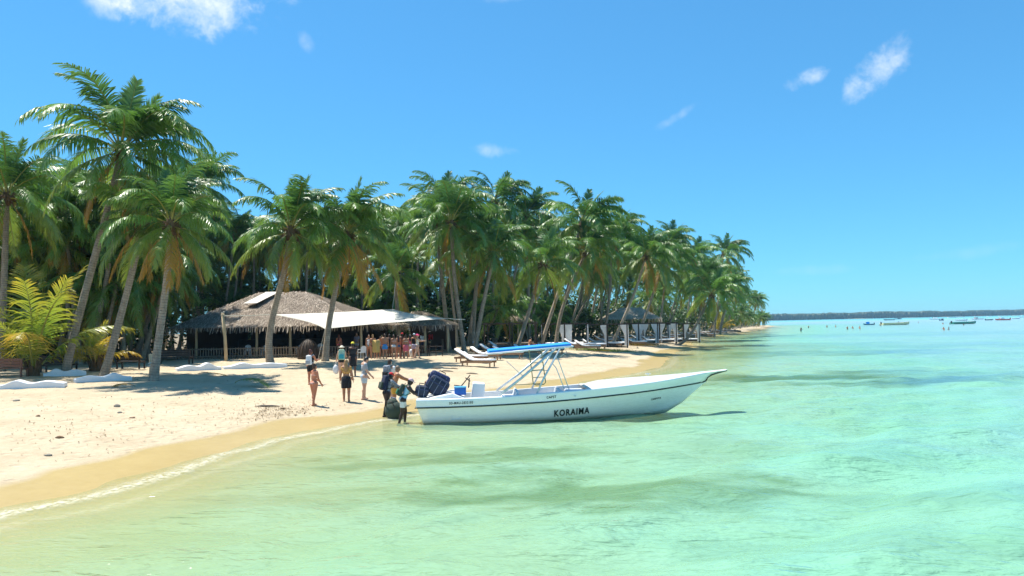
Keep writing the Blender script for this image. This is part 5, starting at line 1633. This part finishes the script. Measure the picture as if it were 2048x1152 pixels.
# picket fence in front of the restaurant
fa, fb = ground_at(347, 55.2), ground_at(708, 55.2)
fence = empty('picket_fence', (fa + fb) / 2, 0, 'weathered low picket fence along the front of the restaurant', 'fence')
_m = MB(); _m.box((0, 0, .42), (.07, .03, .84)); PICK = _m.mesh('picket', M['wood_grey'])
nf_ = int((fb.x - fa.x) / .2)
for i in range(nf_ + 1):
    x = fa.x + (fb.x - fa.x) * i / nf_
    inst('picket', PICK, fence, (x - fence.location.x, 0, gz(x, 55.2) - fence.location.z + random.uniform(-.03, .03)), (0, rad(random.uniform(-2, 2)), 0))
for z in (.25, .78): MB().box((0, .035, z), (fb.x - fa.x, .03, .07)).build('rail', M['wood_grey'], fence)

# dining chairs behind the fence, and two loose white ones outside
def chair_proto(mat, name, label, group):
    root = empty(name, (0, 0, 0), 0, label, 'chair', group)
    MB().box((0, 0, .44), (.46, .46, .04)).build('seat', mat, root, bevel=.01)
    bk_ = MB()
    bk_.loft([[Vector((x, -.22 - .1 * (z - .44), z - .10 * (x / .22) ** 2 * (z > .8))) for x in np.linspace(-.22, .22, 7)] for z in (.46, .6, .75, .92)])
    bk_.build('backrest', mat, root, True)
    for sx_ in (-1, 1):
        for sy_ in (-1, 1):
            MB().tube([(sx_ * .2, sy_ * .2, .44), (sx_ * .23, sy_ * .24, 0)], .022, 6).build('leg', mat, root)
        MB().tube([(sx_ * .23, -.22, .66), (sx_ * .25, .1, .66), (sx_ * .24, .2, .44)], .02, 6).build('armrest', mat, root)
    return root
ch = chair_proto(M['plastic_white'], 'plastic_chair', 'white plastic chair left of the blond woman in black bikini', 'plastic chairs')
ch.location = ground_at(724, 53.0); ch.rotation_euler = (0, 0, rad(40))
for k, (px, Yc, yaw, lab) in enumerate([(818, 56, 160, 'white plastic chair half hidden behind the pink skirt'), (495, 59, 190, None), (530, 58.4, 175, None), (600, 58.6, 170, None), (640, 59, 185, None)]):
    c = copy_tree(ch); c.location = ground_at(px, Yc); c.rotation_euler = (0, 0, rad(yaw))
    c['label'] = lab or 'white plastic dining chair inside the restaurant behind the picket fence'
    if not lab: c['group'] = 'dining chairs behind the fence'
# rattan pod
pod = empty('rattan_pod', ground_at(617, 53.6), 0, 'dark woven dome-shaped pod beside the palm at the fence', 'pod chair')
_p = MB(); _p.ell((0, 0, .15), (.78, .7, 1.25), nu=18, nv=9, zmin=-.1); _p.build('dome', pmat('dark_rattan', (.05, .03, .018), .7, .6, 25, .01), pod, True)
_p = MB()
for i in range(8): _p.tube([(.80 * math.cos(a) * math.cos(i * PI / 8), .72 * math.cos(a) * math.sin(i * PI / 8), .15 + 1.27 * math.sin(a)) for a in np.linspace(.0, PI, 14)], .018, 5)
_p.build('ribs', M['wood_dark'], pod)

# ------------------------------------------------------------------ shade sail, pole and ropes
sailL, sailB, sailR, sailF = at_y(545, 629, 54.2), at_y(785, 618, 61), at_y(897, 637, 59.5), at_y(650, 658, 52.6)
sail = empty('shade_sail', (sailL + sailR) / 2 * 1, 0, 'large off-white four-cornered shade sail stretched before the restaurant', 'shade sail')
so = sail.location.copy()
N_ = 22; rws = []
for i in range(N_ + 1):
    row = []
    for j in range(N_ + 1):
        u, v = i / N_, j / N_
        # edges curve inwards
        bu, bv = 4 * u * (1 - u), 4 * v * (1 - v)
        u2 = u + (.5 - u) * .10 * bv * abs(2 * u - 1); v2 = v + (.5 - v) * .10 * bu * abs(2 * v - 1)
        p = sailL * (1 - u2) * (1 - v2) + sailB * u2 * (1 - v2) + sailR * u2 * v2 + sailF * (1 - u2) * v2
        p = p + Vector((0, 0, -.12 * bu * bv + .03 * math.sin(9 * u) * bu * bv))
        row.append(p - so)
    rws.append(row)
sc_ = MB().loft(rws); so_ = sc_.build('cloth', M['sail'], sail, True)
_s = so_.modifiers.new('solid', 'SOLIDIFY'); _s.thickness = .01
poleb = on_ground(453, 722); polet = at_y(445, 627, poleb.y)
pole = empty('sail_pole', poleb, 0, 'slanting pale wooden pole holding the left rope of the sail', 'pole')
MB().tube([(0, 0, -.3), (polet - poleb) * .5 + Vector((.03, 0, 0)), polet - poleb], [.13, .115, .10], 8).build('shaft', M['wood_pale'], pole, True)
MB().tube([(polet - poleb) * .94 + Vector((0, 0, i * .03)) + Vector((.13 * math.cos(i * 1.3), .13 * math.sin(i * 1.3), 0)) for i in range(12)], .02, 5).build('lashing', M['rope'], pole)
def rope(label, a, b, sag=.1, r=.02):
    m_ = (a + b) / 2 + Vector((0, 0, -sag))
    o = MB().tube([Vector((0, 0, 0)), m_ - a, b - a], r, 5).build('rope', M['rope'], None); o.location = a
    tag(o, label, 'rope'); return o
rope('rope from the slanting pole to the left corner of the sail', polet + Vector((0, 0, -.15)), sailL, .05, .03)
rope('rope from the right corner of the sail to a palm trunk', sailR, at_y(930, 639, 61.5), .03, .03)
rope('guy rope from the front corner of the sail down past the palm', sailF, ground_at(636, 52.6) + Vector((0, 0, 0)), .0, .02)
rope('rope from the rear corner of the sail to the palms behind', sailB, at_y(792, 560, 62), .02)
bo = MB().tube([(0, 0, -.2), (.0, 0, .5), (.01, 0, 1.0)], [.09, .09, .08], 8).build('wooden_post', M['wood_grey'], None); bo.location = on_ground(885, 700); tag(bo, 'short grey wooden post right of the man in the red vest', 'post')
for k, px in enumerate((842, 872)):
    ra = ground_at(px, 57)
    rk = empty('rail_fence', ra, 0, 'low dark rail fence ' + ('left of' if k == 0 else 'right of') + ' the man in the red vest', 'fence')
    for z in (.35, .75): MB().tube([(-.5, 0, z), (.55, 0, z)], .03, 6).build('rail', M['wood_dark'], rk)
    for x in (-.5, 0, .5): MB().tube([(x, 0, -.1), (x, 0, .85)], .035, 6).build('post', M['wood_dark'], rk)

# ------------------------------------------------------------------ wavy loungers and benches on the left
def wavy(label, px0, px1, py, W=.75, tall=.24, flip=False):
    a, b = on_ground(px0, py), on_ground(px1, py - (px1 - px0) * .035)
    L = (b - a).length
    yaw = math.atan2(b.y - a.y, b.x - a.x)
    root = empty('wavy_lounger', (a + b) / 2, yaw, label, 'lounger')
    rr = []
    for i in range(29):
        u = i / 28; s = 1 - u if flip else u
        h = .15 + tall * .85 * (math.exp(-((s - .30) / .14) ** 2) * 1.0 + .62 * math.exp(-((s - .72) / .2) ** 2)) * (1 if s > .02 else .6)
        x = (u - .5) * L
        rr.append([Vector((x, -W / 2, -.15)), Vector((x, -W / 2, h - .02)), Vector((x, -W / 2 + .02, h)), Vector((x, W / 2 - .02, h)), Vector((x, W / 2, h - .02)), Vector((x, W / 2, -.15))])
    MB().loft(rr, cap0=True, cap1=True).build('slab', M['plaster'], root, bevel=.015)
    return root
wavy('white wavy concrete lounger at the left edge in front of the young palm', -8, 132, 778)
wavy('white wavy concrete lounger, second from the left edge', 148, 262, 764, flip=True)
wavy('white wavy concrete lounger set back in the shade behind the first two', 86, 172, 752, tall=.25)
wavy('white wavy lounger in blue shade left of the slanting pole', 352, 440, 742, tall=.3, flip=True)
wavy('white wavy lounger in the sun just right of the slanting pole', 446, 572, 738, tall=.22)
def bench(label, px, py, W, yaw, mat):
    root = empty('wooden_bench', on_ground(px, py), rad(yaw), label, 'bench')
    for i in range(3): MB().box((0, -.16 + .16 * i, .44), (W, .14, .04)).build('seat_plank', mat, root)
    for i in range(3): MB().box((0, .26 + .02 * i, .58 + .15 * i), (W, .035, .13)).build('back_plank', mat, root)
    for x in (-.45, .45):
        for y, h in ((-.2, .43), (.25, .95)): MB().box((x * W, y, h / 2), (.07, .07, h)).build('leg', mat, root)
        MB().box((x * W, .02, .40), (.06, .5, .05)).build('rail', mat, root)
    return root
bench('reddish brown bench at the far left edge behind the first wavy lounger', 18, 754, 1.9, 175, M['wood_red'])
bench('dark bench right of the young palm foot', 118, 745, 1.9, 178, M['wood_dark'])
bench('dark bench between the leaning palm trunks', 262, 738, 1.6, 170, M['wood_dark'])
bench('long dark bench at the left end of the picket fence', 350, 728, 2.4, 176, M['wood_dark'])
ws = empty('wrapped_post', on_ground(306, 753), 0, 'short yellowish stump wrapped with rope before the palm foot', 'stump')
MB().tube([(0, 0, -.2), (.02, 0, .5), (-.02, 0, 1.15)], [.22, .19, .2], 9).build('stump', M['wood_pale'], ws, True)
MB().tube([(.215 * math.cos(i * .9), .215 * math.sin(i * .9), .45 + .02 * i) for i in range(18)], .02, 5).build('wrapping', CL['ice'], ws)

# ------------------------------------------------------------------ sun loungers
def lounger_proto():
    root = empty('sun_lounger', (0, 0, 0), 0, 'x', 'sun lounger')
    f = MB()
    for y in (-.3, .3): f.box((0.15, y, .27), (1.95, .06, .12))
    f.build('frame', M['wood_teak'], root)
    for i in range(7): MB().box((-.05 + .16 * i, 0, .318), (.12, .6, .018)).build('slat', M['wood_teak'], root)
    for x in (-.7, 1.0):
        for y in (-.29, .29): MB().box((x, y, .13), (.06, .055, .30)).build('leg', M['wood_teak'], root)
    mt = MB()
    prof = [(1.12, .33), (.6, .335), (.0, .335), (-.22, .37), (-.5, .52), (-.82, .74)]
    rr = [[Vector((x, y, z + dz)) for y, dz in ((-.29, 0), (-.29, .07), (-.24, .09), (.24, .09), (.29, .07), (.29, 0))] for x, z in prof]
    mt.loft(rr, closed=True, cap0=True, cap1=True); mt.build('mattress', M['cushion'], root, True)
    MB().box((-.5, 0, .44), (.62, .5, .03), Euler((0, rad(36), 0)).to_matrix()).build('backrest', M['wood_teak'], root)
    return root
lp = lounger_proto()
LOUNGE = [
    (952, 733, -24, 'white cushioned sun lounger nearest the boat canopy on the open sand'), (968, 719, -18, 'sun lounger second behind the nearest one left of the canopy'),
    (938, 724, -22, 'sun lounger lying close left of the nearest one'), (985, 711, -15, 'sun lounger third behind the nearest one'), (1012, 716, -16, 'sun lounger behind the left half of the boat canopy'), (1052, 711, -14, 'sun lounger behind the middle of the boat canopy'),
    (1098, 707, -14, 'sun lounger behind the right half of the boat canopy'), (1000, 703, -10, 'sun lounger with raised white back before the dark daybed'),
    (1192, 690, -14, 'first sun lounger right of the brick-red low wall'), (1222, 694, -16, 'sun lounger at the edge of the grass tuft'), (1248, 686, -14, None), (1270, 691, -18, None),
    (1290, 681, -14, None), (1312, 676, -14, None), (1330, 679, -20, None), (1365, 671, -14, None), (1385, 674, -18, None), (1408, 668, -14, None), (1428, 666, -12, None), (1455, 664, -14, None), (1235, 680, -10, None), (1260, 678, -8, None), (1150, 697, -12, None), (1172, 701, -16, None), (1205, 686, -12, None), (1300, 687, -20, None), (1345, 675, -14, None), (1215, 681, -9, None), (1278, 684, -12, None), (1322, 684, -18, None), (1395, 671, -16, None), (1418, 672, -10, None), (1442, 667, -14, None), (1185, 697, -14, None)]
for k, (px, py, yaw, lab) in enumerate(LOUNGE):
    o = lp if k == 0 else copy_tree(lp)
    o.location = on_ground(px, py); o.rotation_euler = (0, 0, rad(yaw))
    s_ = 1.15 if k < 10 else 1.25
    o.scale = (s_,) * 3
    o['label'] = lab or 'wooden sun lounger in the crowded line under the leaning palms at the far beach'
    if not lab: o['group'] = 'sun loungers along the far beach'
q = on_ground(1058, 703)
person('shirtless tanned man in dark shorts sitting behind the boat canopy', q, 1.75, rad(-70), 'tan', 'black', 'short', None, ('shorts', 'navy'), 'm', (40, 8, 30), (40, 8, 30), lean=16, legL=(82, 80), legR=(80, 82), sit=True, vox=.02)

# ------------------------------------------------------------------ cabanas with curtains
def curtain(mb, a, b, zt, zb, tied):
    """a gathered curtain between two points, tied in at mid height"""
    a, b = Vector(a), Vector(b)
    rows = []
    for i in range(9):
        v = i / 8
        if tied: k = 1 - .68 * (min(1, v / .58) ** 2 * (3 - 2 * min(1, v / .58))) + .12 * max(0, v - .6)
        else: k = 1 - .12 * v
        row = []
        for j in range(15):
            u = j / 14
            uu = u * k
            p = a.lerp(b, uu)
            side = Vector((-(b - a).y, (b - a).x, 0)).normalized()
            row.append(p + side * (.05 * math.sin(u * 22 + v)) + Vector((0, 0, zt + (zb - zt) * v)))
        rows.append(row)
    mb.loft(rows)
def cabana(label, px, Y, W, D_, Hh, yaw, curtains=True, bed=True, mat='wood_dark'):
    g = ground_at(px, Y)
    root = empty('beach_cabana', g, rad(yaw), label, 'cabana')
    for x in (-W / 2, 0, W / 2):
        for y in (0, D_):
            MB().box((x, y, Hh / 2 - .1), (.13, .13, Hh + .2)).build('post', M[mat], root)
    for y in (0, D_): MB().box((0, y, Hh + .06), (W + .4, .12, .14)).build('beam', M[mat], root)
    for i in range(5): MB().box((-W / 2 + W * i / 4, D_ / 2, Hh + .17), (.08, D_ + .4, .09)).build('rafter', M[mat], root)
    if bed:
        for x in (-W / 4, W / 4):
            MB().box((x, D_ / 2, .25), (W * .42, D_ * .8, .22)).build('daybed', M[mat], root, bevel=.02)
            MB().box((x, D_ / 2, .44), (W * .40, D_ * .75, .14)).build('daybed_mattress', M['cushion'] if curtains else M['wood_grey'], root, bevel=.04)
    if curtains:
        rnd_ = random.Random(int(px))
        for x0, x1, y in ((-W / 2 + .08, -W / 2 + W * .17, -.09), (0 - .08, -W * .17, -.09), (.08, W * .17, -.09), (W / 2 - .08, W / 2 - W * .17, -.09)):
            mb = MB(); curtain(mb, (x0, y, 0), (x1, y, 0), Hh - .02, .12, y < 0 and rnd_.random() < .75)
            if rnd_.random() < .65: mb.build('curtain', M['white_cloth'], root, True)
        for sx_ in (-1, 1):
            mb = MB(); curtain(mb, (sx_ * (W / 2 + .09), .05, 0), (sx_ * (W / 2 + .09), D_ * .22, 0), Hh - .02, .12, True); mb.build('curtain', M['white_cloth'], root, True)
    return root
cabana('dark open cabana frame with low daybeds, no curtains, behind the sun loungers', 1020, 73, 5.0, 3.4, 2.35, -4, False)
cabana('dark cabana with tied white curtains behind the right end of the boat canopy', 1130, 77, 4.6, 3.2, 2.4, -6)
cabana('cabana with white curtains in front of the leaning palms, third along the beach', 1215, 82, 4.4, 3.2, 2.45, -8)
cabana('cabana with white curtains under the grey gazebo roof', 1278, 91, 4.6, 3.2, 2.5, -8)
cabana('cabana with white curtains right below the gazebo eave', 1320, 99, 4.4, 3.2, 2.6, -10)
cabana('last cabana, hung with bright white curtains, at the right of the row', 1368, 112, 4.6, 3.4, 2.7, -12)
# long dark platform bed
pl = empty('platform_bed', ground_at(962, 64.5), rad(-6), 'long low dark platform bed with raised grey headrest beside the palm pair', 'daybed')
MB().box((1.6, 0, .28), (4.0, 1.6, .24)).build('base', M['wood_dark'], pl, bevel=.02)
MB().box((1.7, 0, .46), (3.6, 1.4, .12)).build('pad', pmat('charcoal_pad', (.05, .055, .065), .8, .15), pl, bevel=.04)
MB().box((-.35, 0, .66), (.85, 1.4, .10), Euler((0, rad(38), 0)).to_matrix()).build('headrest', pmat('grey_pad', (.22, .25, .30), .8, .15), pl, bevel=.03)
lw_ = empty('low_wall', on_ground(1158, 690), rad(-8), 'low brick-red wooden bench wall beside the white curtains', 'bench')
for i in range(2): MB().box((0, 0, .2 + .3 * i), (1.9, .35, .2)).build('plank', M['wood_red'], lw_, bevel=.01)
for x in (-.85, .85): MB().box((x, 0, .25), (.2, .30, .56)).build('leg', M['wood_red'], lw_)
yb = empty('yellow_drum', on_ground(938, 688), 0, 'yellow drum half hidden behind the palm pair', 'drum')
MB().tube([(0, 0, 0), (0, 0, .03), (0, 0, .42), (0, 0, .45), (0, 0, .9)], [.3, .31, .3, .315, .3], 14).build('barrel', pmat('yellow_drum_paint', (.55, .36, .03), .5, .2), yb, True)

# ------------------------------------------------------------------ small things on the sand
def lump(px, py, r, name, label, cat, mat, seed, flat=.6):
    rnd_ = random.Random(seed)
    r *= .75
    mb = MB(); mb.ell((0, 0, 0), (r, r * rnd_.uniform(.6, .8), r * flat), nu=9, nv=6)
    mb.v = [tuple(c * (1 + rnd_.uniform(-.18, .18)) for c in v) for v in mb.v]
    o = mb.build(name, mat, None, True)
    o.location = on_ground(px, py) + Vector((0, 0, r * flat * .35)); o.rotation_euler = (0, 0, rnd_.uniform(-.6, .6))
    tag(o, label, cat); return o
lump(119, 876, .17, 'coconut_husk', 'largest brown husk lying on the dry sand at lower left', 'husk', M['fiber'], 1, .35)
lump(96, 911, .13, 'beach_stone', 'flat grey stone alone near the wet sand at the left', 'stone', M['stone'], 2, .35)
lump(234, 814, .16, 'beach_stone', 'round grey stone above the churned sand', 'stone', M['stone'], 3, .7)
lump(239, 826, .11, 'beach_stone', 'small stone just below the round grey stone', 'stone', M['stone'], 4, .5)
lump(265, 836, .12, 'coconut_husk', 'reddish husk right of the two stones', 'husk', M['wood_teak'], 5, .4)
lump(33, 802, .17, 'beach_stone', 'pale stone near the left edge below the wavy lounger', 'stone', M['stone'], 6, .4)
lump(76, 833, .12, 'coconut_husk', 'small brown husk between pale stone and churned sand', 'husk', M['fiber'], 7, .4)
lump(565, 818, .16, 'coconut_husk', 'dry leaf clump on the sand left of the bikini wearer', 'husk', M['fiber'], 8, .3)
for k, (px, py, l, yaw, lab) in enumerate([(872, 738, .9, -20, 'leftmost curved stick standing for the dark edge of a sand pit above the luggage'), (893, 743, 1.3, -28, 'longest curved stick standing for a dark sand pit edge above the boat stern'), (908, 738, .9, -40, 'short stick standing for a dark sand pit edge right of the longest one'),
                                          (944, 748, 1.2, -32, 'thick stick standing for a dark sand pit edge above the blue cool box'), (532, 814, 1.4, 12, 'thin bleached stick in the seaweed line')]):
    p = on_ground(px, py)  # all but the bleached stick stand in for dark edges of sand pits
    st = MB().tube([(-l * .35, 0, .02), (-l * .12, .03, .05), (l * .15, -.02, .04), (l * .35, .02, .01)], [.02, .04, .04, .015], 6).build('driftwood', M['wood_grey'], None, True)
    st.location = p; st.rotation_euler = (0, 0, rad(yaw)); tag(st, lab, 'driftwood')
for k, (px, py, az, kind, lab) in enumerate([(395, 752, .3, 'dry', 'dry fallen palm frond lying right of the wrapped stump'), (270, 778, 2.6, 'dry', 'fallen frond on the sand below the second wavy lounger'), (1180, 708, .2, 'dry', 'fallen frond beside the grass tuft'), (470, 770, -.3, 'hang', 'half green fallen frond on the open sand')]):
    o = inst('fallen_frond', FM[kind][k % 3], None, on_ground(px, py) + Vector((0, 0, .12)), (0, rad(-64 if kind == 'dry' else -46), az), .55); tag(o, lab, 'palm frond')
# seaweed wrack
def wrack():
    r = random.Random(17); V, F = [], []
    for i in range(900):
        if i < 550: px, py = r.gauss(560, 45), 0; py = 812 - (px - 560) * .10 + r.gauss(0, 4.5)
        else: px = r.uniform(20, 520); py = 868 - px * .11 + r.gauss(0, 22)
        if i % 9 == 0: px, py = r.uniform(0, 640), r.uniform(785, 875) - 20
        p = at_z(px, py, .5)
        z = gz(p.x, p.y)
        if shore_d(p.x, p.y) < 2.3: continue
        p.z = z + .012
        a = r.uniform(0, 6.3); l = r.uniform(.03, .11) * (1 if i < 550 else .8); w = r.uniform(.008, .025)
        d = Vector((math.cos(a), math.sin(a), r.uniform(0, .35))); n = Vector((-math.sin(a), math.cos(a), 0))
        b = len(V); V += [p + n * w, p - n * w, p + d * l - n * w * .4 + Vector((0, 0, .02)), p + d * l + n * w * .4 + Vector((0, 0, .02))]; F.append((b, b + 1, b + 2, b + 3))
    me = bpy.data.meshes.new('seaweed'); me.from_pydata(V, [], F); me.materials.append(pmat('dry_seaweed', (.24, .17, .09), .9, .5, 10)); me.update()
    o = link(bpy.data.objects.new('seaweed', me)); o['kind'] = 'stuff'; tag(o, 'brown seaweed scraps along the high-water line', 'seaweed')
wrack()
def grass(label, px, py, n, sx_, sy_, h, seed, mat):
    r = random.Random(seed); V, F = [], []
    c = on_ground(px, py)
    for i in range(n):
        x, y = c.x + r.gauss(0, sx_), c.y + r.gauss(0, sy_)
        p = Vector((x, y, gz(x, y) - .01)); a = r.uniform(0, 6.3); l = h * r.uniform(.5, 1.3)
        n_ = Vector((-math.sin(a), math.cos(a), 0)) * .012
        t_ = Vector((math.cos(a) * l * .6, math.sin(a) * l * .6, l))
        b = len(V); V += [p + n_, p - n_, p + t_ * .6 - n_ * .6, p + t_ * .6 + n_ * .6, p + Vector((t_.x * 1.3, t_.y * 1.3, t_.z * .85))]
        F += [(b, b + 1, b + 2, b + 3), (b + 3, b + 2, b + 4)]
    me = bpy.data.meshes.new('beach_grass'); me.from_pydata(V, [], F); me.materials.append(mat); me.update()
    at = me.attributes.new('along', 'FLOAT', 'POINT'); at.data.foreach_set('value', [.2] * len(V))
    o = link(bpy.data.objects.new('beach_grass', me)); o['kind'] = 'stuff'; tag(o, label, 'grass')
grass('yellow-green grass tuft on the sand right of the boat canopy', 1208, 702, 1500, 1.5, .8, .3, 3, M['leaf_young'])
grass('dry scrubby grass at the edge of the sand bank by the far loungers', 1272, 690, 1500, 1.3, 1.2, .35, 4, M['leaf_dead'])
grass('sparse grass under the far palms', 1400, 668, 900, 4, 3, .3, 5, M['leaf_young'])

# ------------------------------------------------------------------ people and boats out in the bay
FAR = [(1602, 663, 'bather standing nearest the beach tip, apart from the others', 1.7), (1617, 656, 'bather bending over right of the nearest one', 1.7), (1654, 655, 'bather on the left of the middle group', 1.7), (1671, 654.5, 'slim bather between two others in the middle group', 1.7),
       (1695, 659, 'broad bather, first of three standing close together', 1.75), (1706, 658, 'bather in the middle of three standing close together', 1.7), (1720, 658.5, 'tall bather, last of three standing close together', 1.8), (1761, 652, 'bather at the left end of the long pale boat', 1.7),
       (1886, 648.5, 'bather left of a pair near the green boat', 1.7), (1899, 649, 'bather right of a pair near the green boat', 1.7), (1888, 660.5, 'lower left bather off the green boat', 1.7), (1898, 660, 'lower right bather off the green boat', 1.6), (1927, 651, 'bather directly below the green boat', 1.6),
       (1797, 645, 'bather beside the dark heads above the long pale boat', 1.7), (1802, 645.6, 'bather at the right of the dark heads above the long pale boat', 1.7), (1837, 645.5, 'lone bather between the pale and the green boat', 1.7)]
for k, (px, py, lab, H) in enumerate(FAR):
    p = at_z(px, py, 0); dd = max(-.95, gz(p.x, p.y))
    p.z = dd
    person(lab, p, H, rad(random.uniform(-180, 180)), random.Random(k).choice(['tan', 'brown', 'red']), 'black', 'short', None, ('shorts', random.Random(k + 5).choice(['navy', 'black', 'teal'])), 'm',
           (random.uniform(0, 60), 15, 40), (random.uniform(0, 60), 15, 40), lean=50 if k == 1 else random.uniform(0, 10), vox=.035, group='bathers standing in the bay')

def far_boat(label, px, py, Lpx, hull_c, top_c, kind, yaw=0.0):
    p = at_z(px, py, 0); D_ = p.y
    L = max(3.5, min(14, Lpx * D_ / FPX))
    root = empty('moored_boat', p, rad(yaw), label, 'boat', 'boats moored across the bay')
    Bm = L * .15; Hh = .28 + L * .055
    rr = []
    for u, w, k in ((0, .82, 0), (.15, .95, 0), (.45, 1.0, .02), (.7, .8, .10), (.88, .45, .25), (1.0, .04, .42)):
        x = (u - .5) * L
        rr.append([Vector((x, -Bm * w, Hh * (1 + k))), Vector((x - .1 * u, -Bm * w * .8, .1 + k * .4)), Vector((x - .2 * u, 0, -.25 + k)), Vector((x - .1 * u, Bm * w * .8, .1 + k * .4)), Vector((x, Bm * w, Hh * (1 + k)))])
    h = MB().loft(rr, cap0=True); h.build('hull', hull_c, root)
    dk = MB().loft([[r_[0] - Vector((0, 0, .06)), r_[4] - Vector((0, 0, .06))] for r_ in rr]); dk.build('deck', M['gel_in'], root)
    MB().box((-L * .5 - .15, 0, Hh), (.35, .4, .9)).build('outboard_motor', M['black'], root, bevel=.05)
    if kind in ('canopy', 'double'):
        zt = Hh + 1.7
        MB().box((-.04 * L, 0, zt), (L * .5, Bm * 1.7, .12)).build('canopy', top_c, root, bevel=.03)
        for x in (-.27, .19):
            for y in (-.75, .75): MB().tube([(x * L, y * Bm, Hh - .1), (x * L, y * Bm, zt)], .05, 6).build('post', M['steel'], root)
    if kind in ('cabin', 'double'):
        MB().box((.05 * L, 0, Hh + .4), (L * .3, Bm * 1.3, .9), taper=.85).build('cabin', top_c, root, bevel=.05)
        MB().box((.21 * L, 0, Hh + .55), (.06, Bm * 1.0, .4)).build('windscreen', M['black'], root)
    for x in (-.2, .1): MB().box((x * L, 0, Hh * .75), (.35, Bm * 1.5, .3)).build('bench', M['gel_in'], root)
    return root
W_ = M['gel']; GRN = pmat('green_hull', (.02, .22, .17), .4, .15); BLU = pmat('blue_hull', (.03, .16, .28), .4, .15); REDH = pmat('red_canopy', (.55, .10, .09), .6, .15); YEL = pmat('cream_canopy', (.62, .58, .36), .6, .1); PINK = pmat('pink_canopy', (.65, .42, .38), .6, .1); DRK = pmat('dark_hull', (.03, .07, .10), .4, .2)
far_boat('dark blue boat left of the long pale boat', 1737, 650, 20, BLU, M['blue_canvas'], 'cabin', 170)
far_boat('long flat pale boat in the middle of the bay', 1791, 650, 58, YEL, YEL, 'open', 4)
far_boat('dark slim boat beyond the left end of the long pale boat', 1778, 640.5, 20, DRK, DRK, 'open', 175)
far_boat('tiny dark boat beyond the right end of the long pale boat', 1797, 638.5, 14, DRK, DRK, 'cabin', 5)
far_boat('white boat with low cabin left of the pink canopied one', 1872, 639, 26, W_, W_, 'cabin', 170)
far_boat('dark tender moored right of the white cabin boat', 1884, 641, 10, DRK, DRK, 'cabin', 8)
far_boat('distant thin white boat close under the wooded coast', 1905, 635.5, 24, W_, W_, 'open', 3)
far_boat('boat with pink canopy behind the green boat', 1922, 641.5, 22, W_, PINK, 'canopy', 175)
far_boat('long dark green boat nearest on the right side of the bay', 1928, 648, 50, GRN, GRN, 'open', 3)
far_boat('white canopied boat above the right end of the green boat', 1954, 639, 22, W_, PINK, 'double', 172)
far_boat('dark boat with tall white canopy right of the pink ones', 1979, 640.5, 17, DRK, M['cushion'], 'canopy', 5)
far_boat('red and dark boat under a wide white canopy near the right edge', 2005, 640.5, 28, REDH, M['cushion'], 'double', 176)
far_boat('cream canopied boat last but one at the right edge', 2031, 638, 20, W_, YEL, 'canopy', 3)
far_boat('white boat cut by the right edge of the picture', 2047, 635, 18, W_, M['cushion'], 'canopy', 178)

# root mounds and washed-up weed along the far bank
for k, (px, py, w, lab) in enumerate([(1288, 690, 1.5, 'brown root mound at the edge of the sand spit'), (1372, 674, 2.0, 'left one of two brown root mounds on the far bank'), (1404, 672, 2.2, 'right one of two brown root mounds on the far bank'), (1462, 663, 2.6, 'dark rowing boat shaped mound near the yellow palm')]):
    r = random.Random(k + 40); root = empty('root_mound', on_ground(px, py), r.uniform(-.2, .2), lab, 'root mound')
    mb = MB(); mb.ell((0, 0, .02), (w, w * .5, .38), nu=16, nv=8); mb.v = [(x * (1 + r.uniform(-.12, .12)), y * (1 + r.uniform(-.12, .12)), z * (1 + r.uniform(-.35, .35))) for x, y, z in mb.v]
    mb.build('mound', pmat('root_mat', (.20, .14, .08), .95, .6, 7, .05), root)
    for i in range(22):
        a = r.uniform(0, 6.3); q = Vector((math.cos(a) * w * .7, math.sin(a) * w * .35, .2))
        MB().tube([q, q + Vector((r.uniform(-.5, .5), r.uniform(-.4, .1), r.uniform(.05, .3))), q + Vector((r.uniform(-.9, .9), r.uniform(-.7, .1), -.1))], [.04, .03, .015], 5).build('root', M['wood_grey'], root)

# ------------------------------------------------------------------ sea air
USE_HAZE = True
if USE_HAZE:
    hz_m, hnt = new_mat('sea_haze'); ht = NT(hnt)
    pv = ht.n('ShaderNodeVolumePrincipled')
    pv.inputs['Color'].default_value = (0.42, 0.74, 1.0, 1)
    pv.inputs['Density'].default_value = 0.00015
    pv.inputs['Anisotropy'].default_value = 0.0
    ho = ht.n('ShaderNodeOutputMaterial'); ht.l(pv.outputs[0], ho.inputs['Volume'])
    hz = MB().box((700, 2300, 7), (9000, 6200, 34)).build('haze', hz_m, None)
    hz['kind'] = 'stuff'; tag(hz, 'thin bluish sea air over the whole bay', 'haze')
